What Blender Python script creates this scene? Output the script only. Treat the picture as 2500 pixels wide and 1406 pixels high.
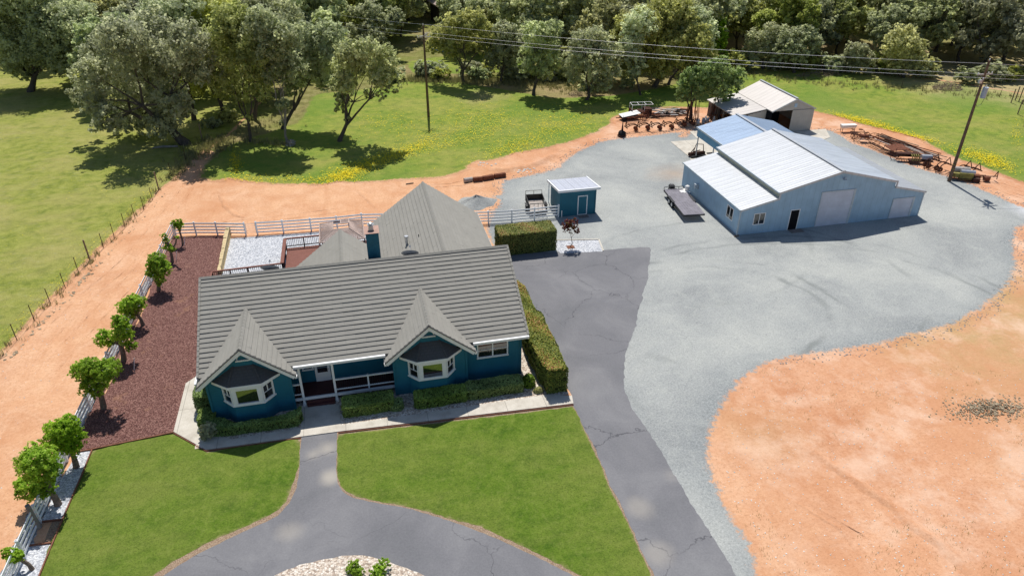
import bpy, bmesh, math, random
import numpy as np
from mathutils import Vector, Matrix, geometry as mgeo
R=math.radians
for o in list(bpy.data.objects): bpy.data.objects.remove(o)
S=bpy.context.scene; COL=S.collection
rnd=random.Random(7); NR=np.random.RandomState(5)
# ---------------- camera, sky, sun, exposure ----------------
F=1741.; PT=R(30.93); TH=R(12.95); H=31.0
cam=bpy.data.cameras.new('camera'); co=bpy.data.objects.new('camera',cam); COL.objects.link(co)
cam.sensor_width=36; cam.lens=F/2500*36; cam.clip_end=4000; cam.clip_start=.5
co.location=(0,0,H); co.rotation_euler=(math.pi/2-PT,0,-TH); S.camera=co
SUN_EL=R(60.5); SUN_AZ=R(83.5)
W=bpy.data.worlds.new('World'); S.world=W; W.use_nodes=True
wn=W.node_tree; bg=wn.nodes['Background']; sk=wn.nodes.new('ShaderNodeTexSky'); sk.sky_type='NISHITA'
sk.sun_disc=False; sk.sun_elevation=SUN_EL; sk.sun_rotation=math.pi/2-SUN_AZ; sk.air_density=1.0; sk.dust_density=.6; sk.ozone_density=1.6
wn.links.new(sk.outputs[0],bg.inputs[0]); bg.inputs[1].default_value=.08
sd=Vector((math.cos(SUN_AZ)*math.cos(SUN_EL),math.sin(SUN_AZ)*math.cos(SUN_EL),math.sin(SUN_EL)))
sl=bpy.data.lights.new('sun','SUN'); so=bpy.data.objects.new('sun',sl); COL.objects.link(so)
sl.energy=4.4; sl.angle=R(.53); sl.color=(1,.955,.88); so.rotation_euler=(-sd).to_track_quat('-Z','Y').to_euler(); so.location=(0,60,80)
S.view_settings.view_transform='Standard'; S.view_settings.look='None'; S.view_settings.exposure=.10; S.view_settings.gamma=1
S.render.engine='CYCLES'; S.cycles.max_bounces=5; S.cycles.transparent_max_bounces=4
# ---------------- photo pixel -> place geometry ----------------
def ray(px,py):
    x=(px-1250)/F;y=(703-py)/F;c,s=math.cos(PT),math.sin(PT);cs,sn=math.cos(TH),math.sin(TH)
    d=(x,c+y*s,-s+y*c); return (d[0]*cs+d[1]*sn,-d[0]*sn+d[1]*cs,d[2])
def G(px,py,z=0.):
    d=ray(px,py);t=(z-H)/d[2];return (d[0]*t,d[1]*t)
def G3(px,py,z=0.): return (*G(px,py,z),z)
def proj(x,y,z):
    cs,sn=math.cos(TH),math.sin(TH);c,s=math.cos(PT),math.sin(PT)
    a=x*cs-y*sn;b=x*sn+y*cs;zz=z-H;X=a;Y=b*s+zz*c;Z=b*c-zz*s
    return 1250+F*X/Z,703-F*Y/Z,Z
def stand(px,py,b):
    """point above ground at the distance of base b (vertical plane facing the viewer)"""
    cs,sn=math.cos(TH),math.sin(TH); D=b[0]*sn+b[1]*cs
    d=ray(px,py); t=D/(d[0]*sn+d[1]*cs); return np.array([d[0]*t,d[1]*t,H+d[2]*t])
# ---------------- object helpers ----------------
def tag(o,label=None,cat=None,group=None,kind=None):
    if label:o['label']=label
    if cat:o['category']=cat
    if group:o['group']=group
    if kind:o['kind']=kind
    return o
def thing(name,label,cat,loc=(0,0,0),rz=0,group=None):
    o=bpy.data.objects.new(name,None); COL.objects.link(o); o.location=loc; o.rotation_euler=(0,0,rz); o.empty_display_size=.3
    return tag(o,label,cat,group)
def copy_tree(o,parent=None):
    c=o.copy(); COL.objects.link(c); c.parent=parent
    for ch in list(o.children): copy_tree(ch,c)
    return c
class MB:
    def __init__(s): s.v=[];s.f=[];s.uv=[];s.mi=[];s.pc=[];s.k=0
    def face(s,pts,uv=None,mi=0):
        n=len(s.v); s.v+= [tuple(p) for p in pts]; s.f.append(tuple(range(n,n+len(pts)))); s.uv.append(uv or [(p[0],p[1]) for p in pts]); s.mi.append(mi); s.pc.append(s.k); return s
    def box(s,x0,x1,y0,y1,z0,z1,mi=0):
        a=[(x0,y0,z0),(x1,y0,z0),(x1,y1,z0),(x0,y1,z0),(x0,y0,z1),(x1,y0,z1),(x1,y1,z1),(x0,y1,z1)]
        return s.hexa(a,mi)
    def hexa(s,a,mi=0):
        s.k+=1
        for q in ((0,3,2,1),(4,5,6,7),(0,1,5,4),(1,2,6,5),(2,3,7,6),(3,0,4,7)):
            P=[a[i] for i in q]; e=(Vector(P[1])-Vector(P[0])).length; h=(Vector(P[3])-Vector(P[0])).length
            s.face(P,[(0,0),(e,0),(e,h),(0,h)],mi)
        return s
    def bar(s,p,q,w,h=None,up=(0,0,1),mi=0):
        h=h or w; p=Vector(p);q=Vector(q);d=(q-p).normalized();u=Vector(up)
        if abs(d.dot(u))>.98:u=Vector((0,1,0))
        r=d.cross(u).normalized();u=r.cross(d).normalized();r=r*w/2;u=u*h/2
        a=[p-r-u,p+r-u,q+r-u,q-r-u,p-r+u,p+r+u,q+r+u,q-r+u]
        return s.hexa([tuple(x) for x in a],mi)
    def tube(s,pts,r,n=8,cap=True,mi=0):
        s.k+=1; pts=[Vector(p) for p in pts]; rs=r if hasattr(r,'__len__') else [r]*len(pts)
        rings=[];prev=None
        for i,p in enumerate(pts):
            d=(pts[min(i+1,len(pts)-1)]-pts[max(i-1,0)]).normalized()
            if prev is None: a=Vector((1,0,0)) if abs(d.x)<.8 else Vector((0,1,0)); u=d.cross(a).normalized()
            else: u=(prev-d*prev.dot(d)).normalized()
            prev=u; w=d.cross(u)
            rings.append([tuple(p+(u*math.cos(2*math.pi*k/n)+w*math.sin(2*math.pi*k/n))*rs[i]) for k in range(n)])
        L=0
        for i in range(len(pts)-1):
            l=(pts[i+1]-pts[i]).length
            for k in range(n):
                k2=(k+1)%n; s.face([rings[i][k],rings[i][k2],rings[i+1][k2],rings[i+1][k]],[(k/n,L),((k+1)/n,L),((k+1)/n,L+l),(k/n,L+l)],mi)
            L+=l
        if cap: s.face(rings[0][::-1],mi=mi); s.face(rings[-1],mi=mi)
        return s
    def cyl(s,c,r,h,n=16,mi=0): return s.tube([c,(c[0],c[1],c[2]+h)],r,n,mi=mi)
    def disc(s,c,nrm,r,t=.03,n=16,mi=0):
        c=Vector(c);d=Vector(nrm).normalized(); return s.tube([c-d*t/2,c+d*t/2],r,n,mi=mi)
    def prism(s,poly,z0,z1,mi=0):
        s.k+=1; n=len(poly); s.face([(x,y,z1) for x,y in poly],mi=mi); s.face([(x,y,z0) for x,y in poly][::-1],mi=mi)
        L=0
        for i in range(n):
            a,b=poly[i],poly[(i+1)%n]; l=math.hypot(b[0]-a[0],b[1]-a[1])
            s.face([(a[0],a[1],z0),(b[0],b[1],z0),(b[0],b[1],z1),(a[0],a[1],z1)],[(L,z0),(L+l,z0),(L+l,z1),(L,z1)],mi); L+=l
        return s
    def wallY(s,x0,x1,y,z0,z1,t,mi=0): return s.box(x0,x1,y,y+t,z0,z1,mi)
    def build(s,name,mats,parent=None,smooth=False,loc=None,sep=False):
        if sep:
            res=None
            for k in sorted(set(s.pc)):
                m=MB()
                for f,uv,mi,pc in zip(s.f,s.uv,s.mi,s.pc):
                    if pc==k: m.face([s.v[i] for i in f],uv,mi)
                o=m.build(name,mats,parent,smooth,loc); res=res or o
            return res
        me=bpy.data.meshes.new(name)
        me.from_pydata(s.v,[],s.f)
        if not isinstance(mats,(list,tuple)): mats=[mats]
        for m in mats: me.materials.append(m)
        uvl=me.uv_layers.new(name='UVMap'); flat=[c for f in s.uv for p in f for c in p]; uvl.data.foreach_set('uv',flat)
        me.polygons.foreach_set('material_index',s.mi)
        if smooth:
            bm=bmesh.new();bm.from_mesh(me);bmesh.ops.remove_doubles(bm,verts=bm.verts,dist=1e-4);bm.to_mesh(me);bm.free()
            me.polygons.foreach_set('use_smooth',[True]*len(me.polygons))
            try: me.set_sharp_from_angle(angle=R(40))
            except Exception: pass
        me.update()
        o=bpy.data.objects.new(name,me); COL.objects.link(o)
        if parent: o.parent=parent
        if loc: o.location=loc
        return o
def quads_mesh(name,V,mat,tint=None,parent=None,nv=4):
    """V: (N,nv,3) array of free-standing faces"""
    n=len(V); me=bpy.data.meshes.new(name); me.vertices.add(n*nv); me.vertices.foreach_set('co',V.astype(np.float32).ravel())
    me.loops.add(n*nv); me.loops.foreach_set('vertex_index',np.arange(n*nv,dtype=np.int32))
    me.polygons.add(n); me.polygons.foreach_set('loop_start',np.arange(0,n*nv,nv,dtype=np.int32))
    me.polygons.foreach_set('loop_total',np.full(n,nv,dtype=np.int32))
    if tint is not None:
        a=me.attributes.new('tint','FLOAT','POINT'); a.data.foreach_set('value',np.repeat(tint,nv).astype(np.float32))
    me.materials.append(mat); me.update(); me.validate()
    o=bpy.data.objects.new(name,me); COL.objects.link(o)
    if parent:o.parent=parent
    return o
# ---------------- material helpers ----------------
class NT:
    def __init__(s,name,rough=.8,spec=.3):
        s.m=bpy.data.materials.new(name); s.m.use_nodes=True; s.t=s.m.node_tree; s.b=s.t.nodes['Principled BSDF']
        s.b.inputs['Roughness'].default_value=rough; s.b.inputs['Specular IOR Level'].default_value=spec
        s._p=None
    def n(s,t,**k):
        x=s.t.nodes.new(t)
        for a,b in k.items(): setattr(x,a,b)
        return x
    def L(s,a,b): s.t.links.new(a,b)
    def put(s,sock,v):
        if hasattr(v,'is_output') : s.L(v,sock)
        elif isinstance(v,(tuple,list)) and len(v)==3 and sock.type=='RGBA': sock.default_value=(*v,1)
        else: sock.default_value=v
    @property
    def pos(s):
        if s._p is None: s._p=s.n('ShaderNodeNewGeometry').outputs['Position']
        return s._p
    @property
    def obj(s): return s.n('ShaderNodeTexCoord').outputs['Object']
    @property
    def uvc(s): return s.n('ShaderNodeTexCoord').outputs['UV']
    def mapv(s,v,sc=(1,1,1),rot=(0,0,0),loc=(0,0,0)):
        x=s.n('ShaderNodeMapping'); s.L(v,x.inputs[0]); x.inputs['Scale'].default_value=sc; x.inputs['Rotation'].default_value=rot; x.inputs['Location'].default_value=loc; return x.outputs[0]
    def noise(s,scale,detail=3,rough=.55,vec=None,dist=0,col=False):
        x=s.n('ShaderNodeTexNoise'); s.L(vec or s.pos,x.inputs['Vector']); x.inputs['Scale'].default_value=scale; x.inputs['Detail'].default_value=detail; x.inputs['Roughness'].default_value=rough; x.inputs['Distortion'].default_value=dist
        return x.outputs[1 if col else 0]
    def vor(s,scale,feat='F1',vec=None,out=0,rand=1):
        x=s.n('ShaderNodeTexVoronoi',feature=feat); s.L(vec or s.pos,x.inputs['Vector']); x.inputs['Scale'].default_value=scale; x.inputs['Randomness'].default_value=rand
        return x.outputs[out]
    def ramp(s,fac,stops,interp='LINEAR'):
        x=s.n('ShaderNodeValToRGB'); s.L(fac,x.inputs[0]); cr=x.color_ramp; cr.interpolation=interp
        while len(cr.elements)<len(stops): cr.elements.new(.5)
        for e,(p,c) in zip(cr.elements,stops):
            e.position=p; e.color=(c,c,c,1) if not hasattr(c,'__len__') else (*c,1)
        return x.outputs[0]
    def sm(s,v,a,b):
        x=s.n('ShaderNodeMapRange',interpolation_type='SMOOTHSTEP'); s.put(x.inputs[0],v); x.inputs[1].default_value=a; x.inputs[2].default_value=b; return x.outputs[0]
    def mix(s,fac,a,b,mode='MIX'):
        x=s.n('ShaderNodeMix',data_type='RGBA',blend_type=mode); s.put(x.inputs[0],fac); s.put(x.inputs[6],a); s.put(x.inputs[7],b); return x.outputs[2]
    def mth(s,op,a,b=0.,c=0.):
        x=s.n('ShaderNodeMath',operation=op); s.put(x.inputs[0],a); s.put(x.inputs[1],b); s.put(x.inputs[2],c); return x.outputs[0]
    def attr(s,name): return s.n('ShaderNodeAttribute',attribute_name=name).outputs['Fac']
    def bump(s,h,strength=.5,dist=.05):
        x=s.n('ShaderNodeBump'); s.L(h,x.inputs['Height']); x.inputs['Strength'].default_value=strength; x.inputs['Distance'].default_value=dist; s.L(x.outputs[0],s.b.inputs['Normal'])
    def col(s,c): s.put(s.b.inputs['Base Color'],c); return s.m
def plain(name,c,rough=.7,spec=.3,metal=0,var=.12,sc=3.):
    t=NT(name,rough,spec); t.b.inputs['Metallic'].default_value=metal
    v=t.noise(sc,4,.6); f=t.ramp(v,[(.3,tuple(x*(1-var) for x in c)),(.7,tuple(min(1,x*(1+var)) for x in c))]); t.col(f); return t.m
# ---------------- materials ----------------
def zone(t,cx,cy,r,soft,amp=6.):
    """soft blotch of the place itself (dry ground, worn ground)"""
    x=t.n('ShaderNodeVectorMath',operation='DISTANCE'); t.L(t.pos,x.inputs[0]); x.inputs[1].default_value=(cx,cy,0)
    d=t.mth('ADD',x.outputs['Value'],t.mth('MULTIPLY',t.mth('SUBTRACT',t.noise(.16,4,.6),.5),amp*2)); return t.sm(d,r+soft,r-soft)
def dirtcol(t):
    a=t.noise(.09,4,.6); b=t.noise(.45,8,.72); c=t.noise(5,5,.8); st=t.vor(5.5,out=0)
    k=t.ramp(b,[(.25,(.53,.265,.14)),(.48,(.64,.355,.205)),(.7,(.70,.42,.25))])
    k=t.mix(t.ramp(a,[(.42,0),(.62,.55)]),k,(.73,.44,.26))
    k=t.mix(t.ramp(t.noise(.3,7,.75,vec=t.mapv(t.pos,loc=(3,50,0)),dist=1.),[(.47,0),(.62,.38)]),k,(.78,.53,.36)); k=t.mix(t.ramp(t.noise(.22,7,.8,vec=t.mapv(t.pos,loc=(31,5,0)),dist=1.2),[(.5,0),(.66,.38)]),k,(.50,.24,.125))
    s=t.noise(1.,4,.6,vec=t.mapv(t.pos,(.9,.12,1),(0,0,.12))); k=t.mix(t.ramp(s,[(.52,0),(.7,.45)]),k,(.55,.27,.14))
    k=t.mix(t.ramp(c,[(.36,.5),(.5,0)]),k,(.40,.19,.095)); k=t.mix(t.ramp(c,[(.55,0),(.7,.4)]),k,(.80,.56,.38)); r2=t.noise(.16,5,.6,vec=t.mapv(t.pos,loc=(7,3,0))); k=t.mix(t.ramp(r2,[(.5,0),(.68,.5)]),k,(.52,.235,.11))
    w=t.vor(2.3,out=0); wm=t.mth('MULTIPLY',t.ramp(w,[(.05,1),(.09,0)]),t.ramp(t.noise(.6,2),[(.48,0),(.6,1)])); k=t.mix(wm,k,(.7,.62,.54))
    d=t.mth('MULTIPLY',t.ramp(st,[(.07,.8),(.16,0)]),t.ramp(t.noise(.35,3),[(.42,0),(.6,1)])); k=t.mix(d,k,(.24,.13,.075))
    c=G(2420,900); olive=t.mix(t.noise(3,4,.7),(.34,.25,.11),(.62,.45,.22)); k=t.mix(t.mth('MULTIPLY',t.mth('MULTIPLY',zone(t,c[0]+6,c[1]+3,10,9,10),t.ramp(t.noise(.5,6,.75),[(.38,.3),(.6,1)])),.8),k,olive)
    c=G(1850,1060); k=t.mix(t.mth('MULTIPLY',zone(t,c[0],c[1],2,3,4),.35),k,(.40,.27,.13))
    sx_=t.n('ShaderNodeSeparateXYZ'); t.L(t.pos,sx_.inputs[0]); rt=t.sm(sx_.outputs[0],14,26); k=t.mix(t.mth('MULTIPLY',rt,.75),k,t.mix(1.,k,(.93,.86,.86),'MULTIPLY'))
    k=t.mix(t.mth('MULTIPLY',rt,t.ramp(t.noise(.13,6,.7,vec=t.mapv(t.pos,loc=(90,20,0))),[(.45,0),(.6,.45)])),k,(.56,.27,.14)); k=t.mix(t.mth('MULTIPLY',rt,t.ramp(t.noise(.2,6,.7,vec=t.mapv(t.pos,loc=(9,80,0))),[(.5,0),(.64,.6)])),k,(.76,.54,.40))
    return k
def mat_dirt():
    t=NT('orange_dirt',.95,.1); k=dirtcol(t)
    h=t.mth('ADD',t.noise(.7,4,.6),t.mth('MULTIPLY',t.noise(7,5,.75),.9)); t.bump(h,.55,.07); return t.col(k)
def mat_dirt_edge(nm,surf,fade,amp,bump=None,under=None,rough=.95):
    """surface thinning out to the soil along its border (attribute edge = metres from the border)"""
    t=NT(nm,rough,.15); top=surf(t); e=t.mth('DIVIDE',t.attr('edge'),fade); nz=t.mth('MULTIPLY',t.mth('SUBTRACT',t.noise(2.2,5,.75),.5),amp)
    f=t.sm(t.mth('ADD',e,nz),.2,.6); k=t.mix(f,(under or dirtcol)(t),top)
    if bump: bump(t)
    return t.col(k)
def grasscol(t,c1,c2,c3,dry,drya):
    a=t.noise(.11,4,.6); b=t.noise(.8,5,.7,dist=.4); f=t.noise(11,3,.75)
    k=t.ramp(b,[(.3,c1),(.5,c2),(.7,c3)]); s=t.noise(1.,5,.7,vec=t.mapv(t.pos,(.16,.5,1),(0,0,.5)))
    k=t.mix(t.ramp(t.mth('ADD',t.mth('MULTIPLY',a,.6),t.mth('MULTIPLY',s,.4)),[(.44,0),(.62,drya)]),k,dry)
    k=t.mix(t.ramp(f,[(.3,.55),(.52,0)]),k,tuple(x*.45 for x in c1)); k=t.mix(t.ramp(f,[(.56,0),(.75,.35)]),k,tuple(min(1,x*1.6) for x in c3)); return k
def gb(st=.8,d=.12,sc=10):
    def f(t): t.bump(t.mth('ADD',t.noise(sc,4,.7),t.noise(1.5,3,.6)),st,d)
    return f
def mix_under(t):
    sp=t.n('ShaderNodeSeparateXYZ'); t.L(t.pos,sp.inputs[0]); return t.mix(t.sm(t.mth('ADD',sp.outputs[1],t.mth('MULTIPLY',sp.outputs[0],-.12)),88,93),dirtcol(t),woodfloor(t))
def meadow(t):
    k=grasscol(t,(.11,.195,.03),(.235,.305,.046),(.34,.375,.07),(.41,.37,.11),.6)
    c=G(2400,216); k=t.mix(t.mth('MULTIPLY',zone(t,c[0]+4,c[1]+6,15,7,8),.9),k,t.mix(t.noise(1.5,4,.7),(.42,.34,.15),(.62,.51,.28)))
    k=t.mix(t.ramp(t.noise(.07,5,.65,vec=t.mapv(t.pos,loc=(11,4,0))),[(.47,0),(.6,.6)]),k,t.mix(t.noise(2.5,4,.7),(.09,.19,.03),(.20,.31,.045)))
    c=G(1185,235); k=t.mix(t.mth('MULTIPLY',zone(t,c[0],c[1],2.5,2.5,5),.6),k,(.48,.37,.2))
    fl=t.vor(7,out=0); fm=t.mth('MULTIPLY',t.ramp(fl,[(.12,1),(.2,0)]),t.ramp(t.noise(.13,4,.7),[(.52,0),(.66,.7)])); k=t.mix(fm,k,(.72,.60,.02)); return k
def meadow_left(t):
    k=grasscol(t,(.15,.20,.032),(.29,.32,.062),(.39,.40,.10),(.45,.39,.15),.7)
    w=t.noise(2.2,5,.8,vec=t.mapv(t.pos,(.5,1,1),(0,0,.4))); k=t.mix(t.mth('MULTIPLY',t.ramp(w,[(.54,0),(.72,.55)]),t.ramp(t.noise(.07,2),[(.4,.3),(.6,1)])),k,(.40,.40,.27)); return k
def lawn(t):
    k=grasscol(t,(.055,.115,.010),(.10,.17,.016),(.145,.21,.028),(.23,.245,.06),.5)
    k=t.mix(t.ramp(t.noise(3.5,5,.8),[(.5,0),(.72,.5)]),k,(.24,.28,.07))
    e=t.mth('ADD',t.attr('edge'),t.mth('MULTIPLY',t.noise(1.2,4,.75),-1.)); k=t.mix(t.sm(e,-.35,-.8),k,(.32,.27,.13)); return k
def gravel(t):
    a=t.noise(.12,5,.62,dist=.5); b=t.noise(8,5,.9); c=t.noise(1.1,4,.6); v=t.vor(16,out=1)
    k=t.ramp(a,[(.34,(.27,.278,.275)),(.5,(.37,.379,.365)),(.66,(.47,.475,.44))])
    k=t.mix(t.ramp(c,[(.5,0),(.72,.3)]),k,(.55,.56,.50)); k=t.mix(.34,k,t.ramp(b,[(.36,(.11,.125,.135)),(.5,(.33,.355,.36)),(.64,(.62,.64,.63))])); e_=t.mth('ADD',t.attr('edge'),t.mth('MULTIPLY',t.noise(.2,3),5.)); k=t.mix(t.mth('MULTIPLY',t.sm(e_,5.4,1.6),.6),k,t.ramp(t.noise(6,4,.9),[(.38,(.10,.115,.125)),(.52,(.24,.265,.275)),(.66,(.5,.52,.52))]))
    sx=t.n('ShaderNodeSeparateColor'); t.L(v,sx.inputs[0]); k=t.mix(t.ramp(sx.outputs[0],[(.0,.35),(.22,0)]),k,(.13,.145,.155))
    for (px,py,r,w,am) in ((1740,760,9.2,.22,.5),(1740,760,10.8,.2,.45),(1800,700,15.5,.18,.35),(1980,800,17.5,.2,.4),(1980,800,19.2,.2,.35),(1650,600,13,.2,.25)):
        cx,cy=G(px,py); x=t.n('ShaderNodeVectorMath',operation='DISTANCE'); t.L(t.mapv(t.pos,(1,1.25,0),(0,0,0)),x.inputs[0]); x.inputs[1].default_value=(cx,cy*1.25,0)
        d=t.mth('ABSOLUTE',t.mth('SUBTRACT',t.mth('ADD',x.outputs['Value'],t.mth('MULTIPLY',t.noise(.25,2),2.)),r+1.)); m=t.mth('MULTIPLY',t.sm(d,w*2,w*.4),t.ramp(t.noise(.18,3),[(.45,0),(.62,1)])); k=t.mix(t.mth('MULTIPLY',m,am*1.3),k,(.19,.205,.20))
    c=G(1650,425); k=t.mix(t.mth('MULTIPLY',zone(t,c[0],c[1],1.5,2.5,3),.5),k,(.52,.36,.24)); c=G(2500,520); k=t.mix(t.mth('MULTIPLY',zone(t,c[0]+2,c[1],2.2,2.,3),.8),k,(.72,.73,.76)); return k
def asphalt(t):
    a=t.noise(.22,5,.6,dist=.8); b=t.noise(9,5,.85); k=t.ramp(a,[(.32,(.15,.152,.163)),(.5,(.18,.18,.192)),(.68,(.23,.23,.238))])
    k=t.mix(t.ramp(t.noise(1.,4,.6,vec=t.mapv(t.pos,(.25,.08,1),(0,0,.6))),[(.5,0),(.72,.4)]),k,(.27,.265,.27)); k=t.mix(.2,k,t.ramp(b,[(.35,(.1,.1,.115)),(.65,(.3,.3,.32))]))
    for px,py,r,am in ((806,1165,.55,.7),(765,1110,.3,.5),(800,1095,.4,.55),(706,1300,.4,.35),(1560,1240,.6,.35),(1600,1350,.6,.35),(1640,1160,.4,.2)):
        c=G(px,py); k=t.mix(t.mth('MULTIPLY',zone(t,c[0],c[1],r,.5,.8),am),k,(.46,.42,.36))
    wv=t.n('ShaderNodeVectorMath',operation='ADD'); t.L(t.pos,wv.inputs[0]); nz=t.n('ShaderNodeVectorMath',operation='SCALE'); t.L(t.noise(.7,4,.6,col=True),nz.inputs[0]); nz.inputs['Scale'].default_value=1.5; t.L(nz.outputs[0],wv.inputs[1])
    cr=t.vor(.17,'DISTANCE_TO_EDGE',vec=wv.outputs[0]); m=t.mth('MULTIPLY',t.sm(cr,.0065,.002),t.ramp(t.noise(.12,3),[(.42,0),(.56,.8)])); k=t.mix(m,k,(.085,.085,.095))
    cr2=t.vor(.5,'DISTANCE_TO_EDGE',vec=wv.outputs[0]); m=t.mth('MULTIPLY',t.sm(cr2,.012,.004),t.ramp(t.noise(.2,3),[(.66,0),(.74,.45)])); return t.mix(m,k,(.10,.10,.11))
def speck(c1,c2,c3,sc=14,c4=None):
    def f(t):
        v=t.vor(sc,out=1); sx=t.n('ShaderNodeSeparateColor'); t.L(v,sx.inputs[0]); k=t.ramp(sx.outputs[0],[(.0,c1),(.5,c2),(1,c3)]); e=t.vor(sc,out=0); k=t.mix(t.ramp(e,[(.45,0),(.75,.5)]),k,tuple(x*.35 for x in c1))
        if c4: k=t.mix(t.ramp(t.noise(.5,4,.7),[(.6,0),(.75,.6)]),k,c4)
        return k
    return f
def woodfloor(t):
    a=t.noise(.05,4,.6); b=t.noise(.7,5,.7); k=t.ramp(b,[(.3,(.10,.095,.035)),(.5,(.23,.22,.07)),(.7,(.36,.32,.15))]); k=t.mix(t.ramp(a,[(.44,0),(.56,.8)]),k,(.20,.24,.045)); k=t.mix(t.ramp(t.noise(.04,3,.6,vec=t.mapv(t.pos,loc=(40,9,0))),[(.5,0),(.64,.7)]),k,(.40,.28,.17)); c=G(2400,205); k=t.mix(t.mth('MULTIPLY',zone(t,c[0]+6,c[1]+4,24,8,8),.85),k,t.mix(t.noise(1.5,4,.7),(.40,.32,.15),(.60,.49,.28))); return t.mix(t.ramp(t.noise(7,3,.7),[(.35,.5),(.5,0)]),k,(.05,.045,.02))
def mk(nm,f,bumpf=None,rough=.95):
    t=NT(nm,rough,.15); k=f(t)
    if bumpf:bumpf(t)
    return t.col(k)
def concrete(t):
    k=t.ramp(t.noise(.9,5,.65),[(.3,(.44,.40,.34)),(.5,(.58,.54,.47)),(.7,(.66,.62,.55))]); k=t.mix(t.ramp(t.noise(18,2,.7),[(.3,.35),(.5,0)]),k,(.34,.31,.27))
    br=t.n('ShaderNodeTexBrick'); t.L(t.pos,br.inputs['Vector']); br.inputs['Scale'].default_value=1; br.inputs['Brick Width'].default_value=2.6; br.inputs['Row Height'].default_value=40; br.inputs['Mortar Size'].default_value=.012; br.inputs['Mortar Smooth'].default_value=.2; br.offset=0
    return t.mix(br.outputs['Fac'],k,(.2,.18,.16))
M={}
M['dirt']=mat_dirt(); M['ground']=mk('woodland_floor',woodfloor,gb(.7,.15,6))
M['meadow']=mat_dirt_edge('meadow_grass',meadow,1.2,1.3,gb(.9,.14,9),under=mix_under); M['meadow_left']=mat_dirt_edge('pasture_grass',meadow_left,.9,1.3,gb(.9,.14,9))
M['lawn']=mk('mown_lawn',lawn,gb(.7,.06,16)); M['gravel']=mat_dirt_edge('blue_grey_gravel',gravel,1.1,1.9,gb(.6,.03,24)); M['gravelhard']=mk('gravel_pile',gravel,gb(1,.06,14))
M['asphalt']=mk('asphalt',asphalt,gb(.3,.02,30),.85); M['concrete']=mk('concrete',concrete,gb(.2,.02,12)); 
M['soil']=mk('dry_soil',speck((.27,.18,.12),(.34,.245,.17),(.42,.32,.23),22),gb(.5,.04,9))
M['mulch']=mk('red_mulch',speck((.085,.036,.032),(.20,.095,.082),(.38,.215,.18),18,(.40,.22,.13)),gb(.9,.06,16))
M['white_gravel']=mk('white_gravel',speck((.36,.38,.43),(.58,.60,.64),(.76,.77,.79),11),gb(.6,.04,14))
M['pink_gravel']=mk('beige_gravel',speck((.38,.29,.23),(.68,.58,.48),(.86,.80,.72),10),gb(.9,.06,11)); M['grey_stone']=mk('grey_stones',speck((.16,.17,.18),(.33,.35,.36),(.62,.62,.6),7),gb(1,.08,7))
def roofmat(nm,c,row=.36,bw=1.3,dk=.75):
    t=NT(nm,.85,.25); br=t.n('ShaderNodeTexBrick'); t.L(t.uvc,br.inputs['Vector']); br.inputs['Scale'].default_value=1; br.inputs['Brick Width'].default_value=bw; br.inputs['Row Height'].default_value=row; br.inputs['Mortar Size'].default_value=.016; br.inputs['Color1'].default_value=(*[x*.93 for x in c],1); br.inputs['Color2'].default_value=(*[x*1.06 for x in c],1); br.inputs['Mortar'].default_value=(*[x*dk for x in c],1)
    k=t.mix(.5,br.outputs[0],t.ramp(t.noise(.9,6,.75),[(.3,tuple(x*.86 for x in c)),(.7,tuple(x*1.08 for x in c))])); k=t.mix(t.ramp(t.noise(40,2,.6),[(.3,.25),(.5,0)]),k,tuple(x*.6 for x in c)); t.bump(t.noise(30,3,.6),.25,.01); return t.col(k)
M['roof']=roofmat('grey_roof_tile',(.30,.29,.262)); M['roofdark']=roofmat('dark_bay_shingle',(.10,.105,.11),.2,.3,.6)
def siding(nm,c,sc,axis,depth=.02,dark=.8):
    t=NT(nm,.55,.3); sp=t.n('ShaderNodeSeparateXYZ'); t.L(t.pos,sp.inputs[0]); v=sp.outputs[2] if axis=='z' else t.mth('ADD',sp.outputs[0],sp.outputs[1])
    s=t.mth('FRACT',t.mth('MULTIPLY',v,sc)); k=t.ramp(t.noise(1.1,4,.6),[(.3,tuple(x*.9 for x in c)),(.7,tuple(x*1.08 for x in c))]); k=t.mix(t.ramp(s,[(.0,1),(.06,0)]),k,tuple(x*dark for x in c)); t.bump(s,.5,depth); return t.col(k)
M['blue']=siding('teal_blue_siding',(.018,.155,.235),5,'z',.02,.72); M['blueboard']=siding('teal_blue_board',(.017,.145,.215),4,'x',.012,.6)
M['barnwall']=siding('pale_blue_metal',(.36,.52,.66),1.65,'x',.04,.68); M['barnwall2']=siding('blue_metal',(.12,.30,.46),3.3,'x',.03,.7); M['beigewall']=siding('beige_metal',(.50,.45,.40),3.3,'x',.03,.75)
M['white']=plain('white_paint',(.86,.87,.88),.5,.4,var=.05); M['vinyl']=plain('white_vinyl',(.87,.88,.90),.4,.4,var=.05); M['dark']=plain('black_pipe_and_dark_interior',(.012,.012,.015),.9,.1); M['black']=plain('black_steel',(.02,.02,.023),.5,.4)
def metalroof(nm,c,streak,rough=.38):
    t=NT(nm,rough,.5); t.b.inputs['Metallic'].default_value=.25
    k=t.ramp(t.noise(1.,5,.65,vec=t.mapv(t.pos,(.35,2.2,.3))),[(.35,tuple(x*(1-streak) for x in c)),(.62,c)]); k=t.mix(t.ramp(t.noise(.4,3),[(.5,0),(.7,.2)]),k,tuple(x*.85 for x in c))
    sp=t.n('ShaderNodeSeparateXYZ'); t.L(t.uvc,sp.inputs[0]); s=t.mth('FRACT',t.mth('DIVIDE',sp.outputs[0],.8)); k=t.mix(t.ramp(s,[(0,.55),(.14,.55),(.24,0)]),k,tuple(x*.75 for x in c)); return t.col(k)
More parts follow.
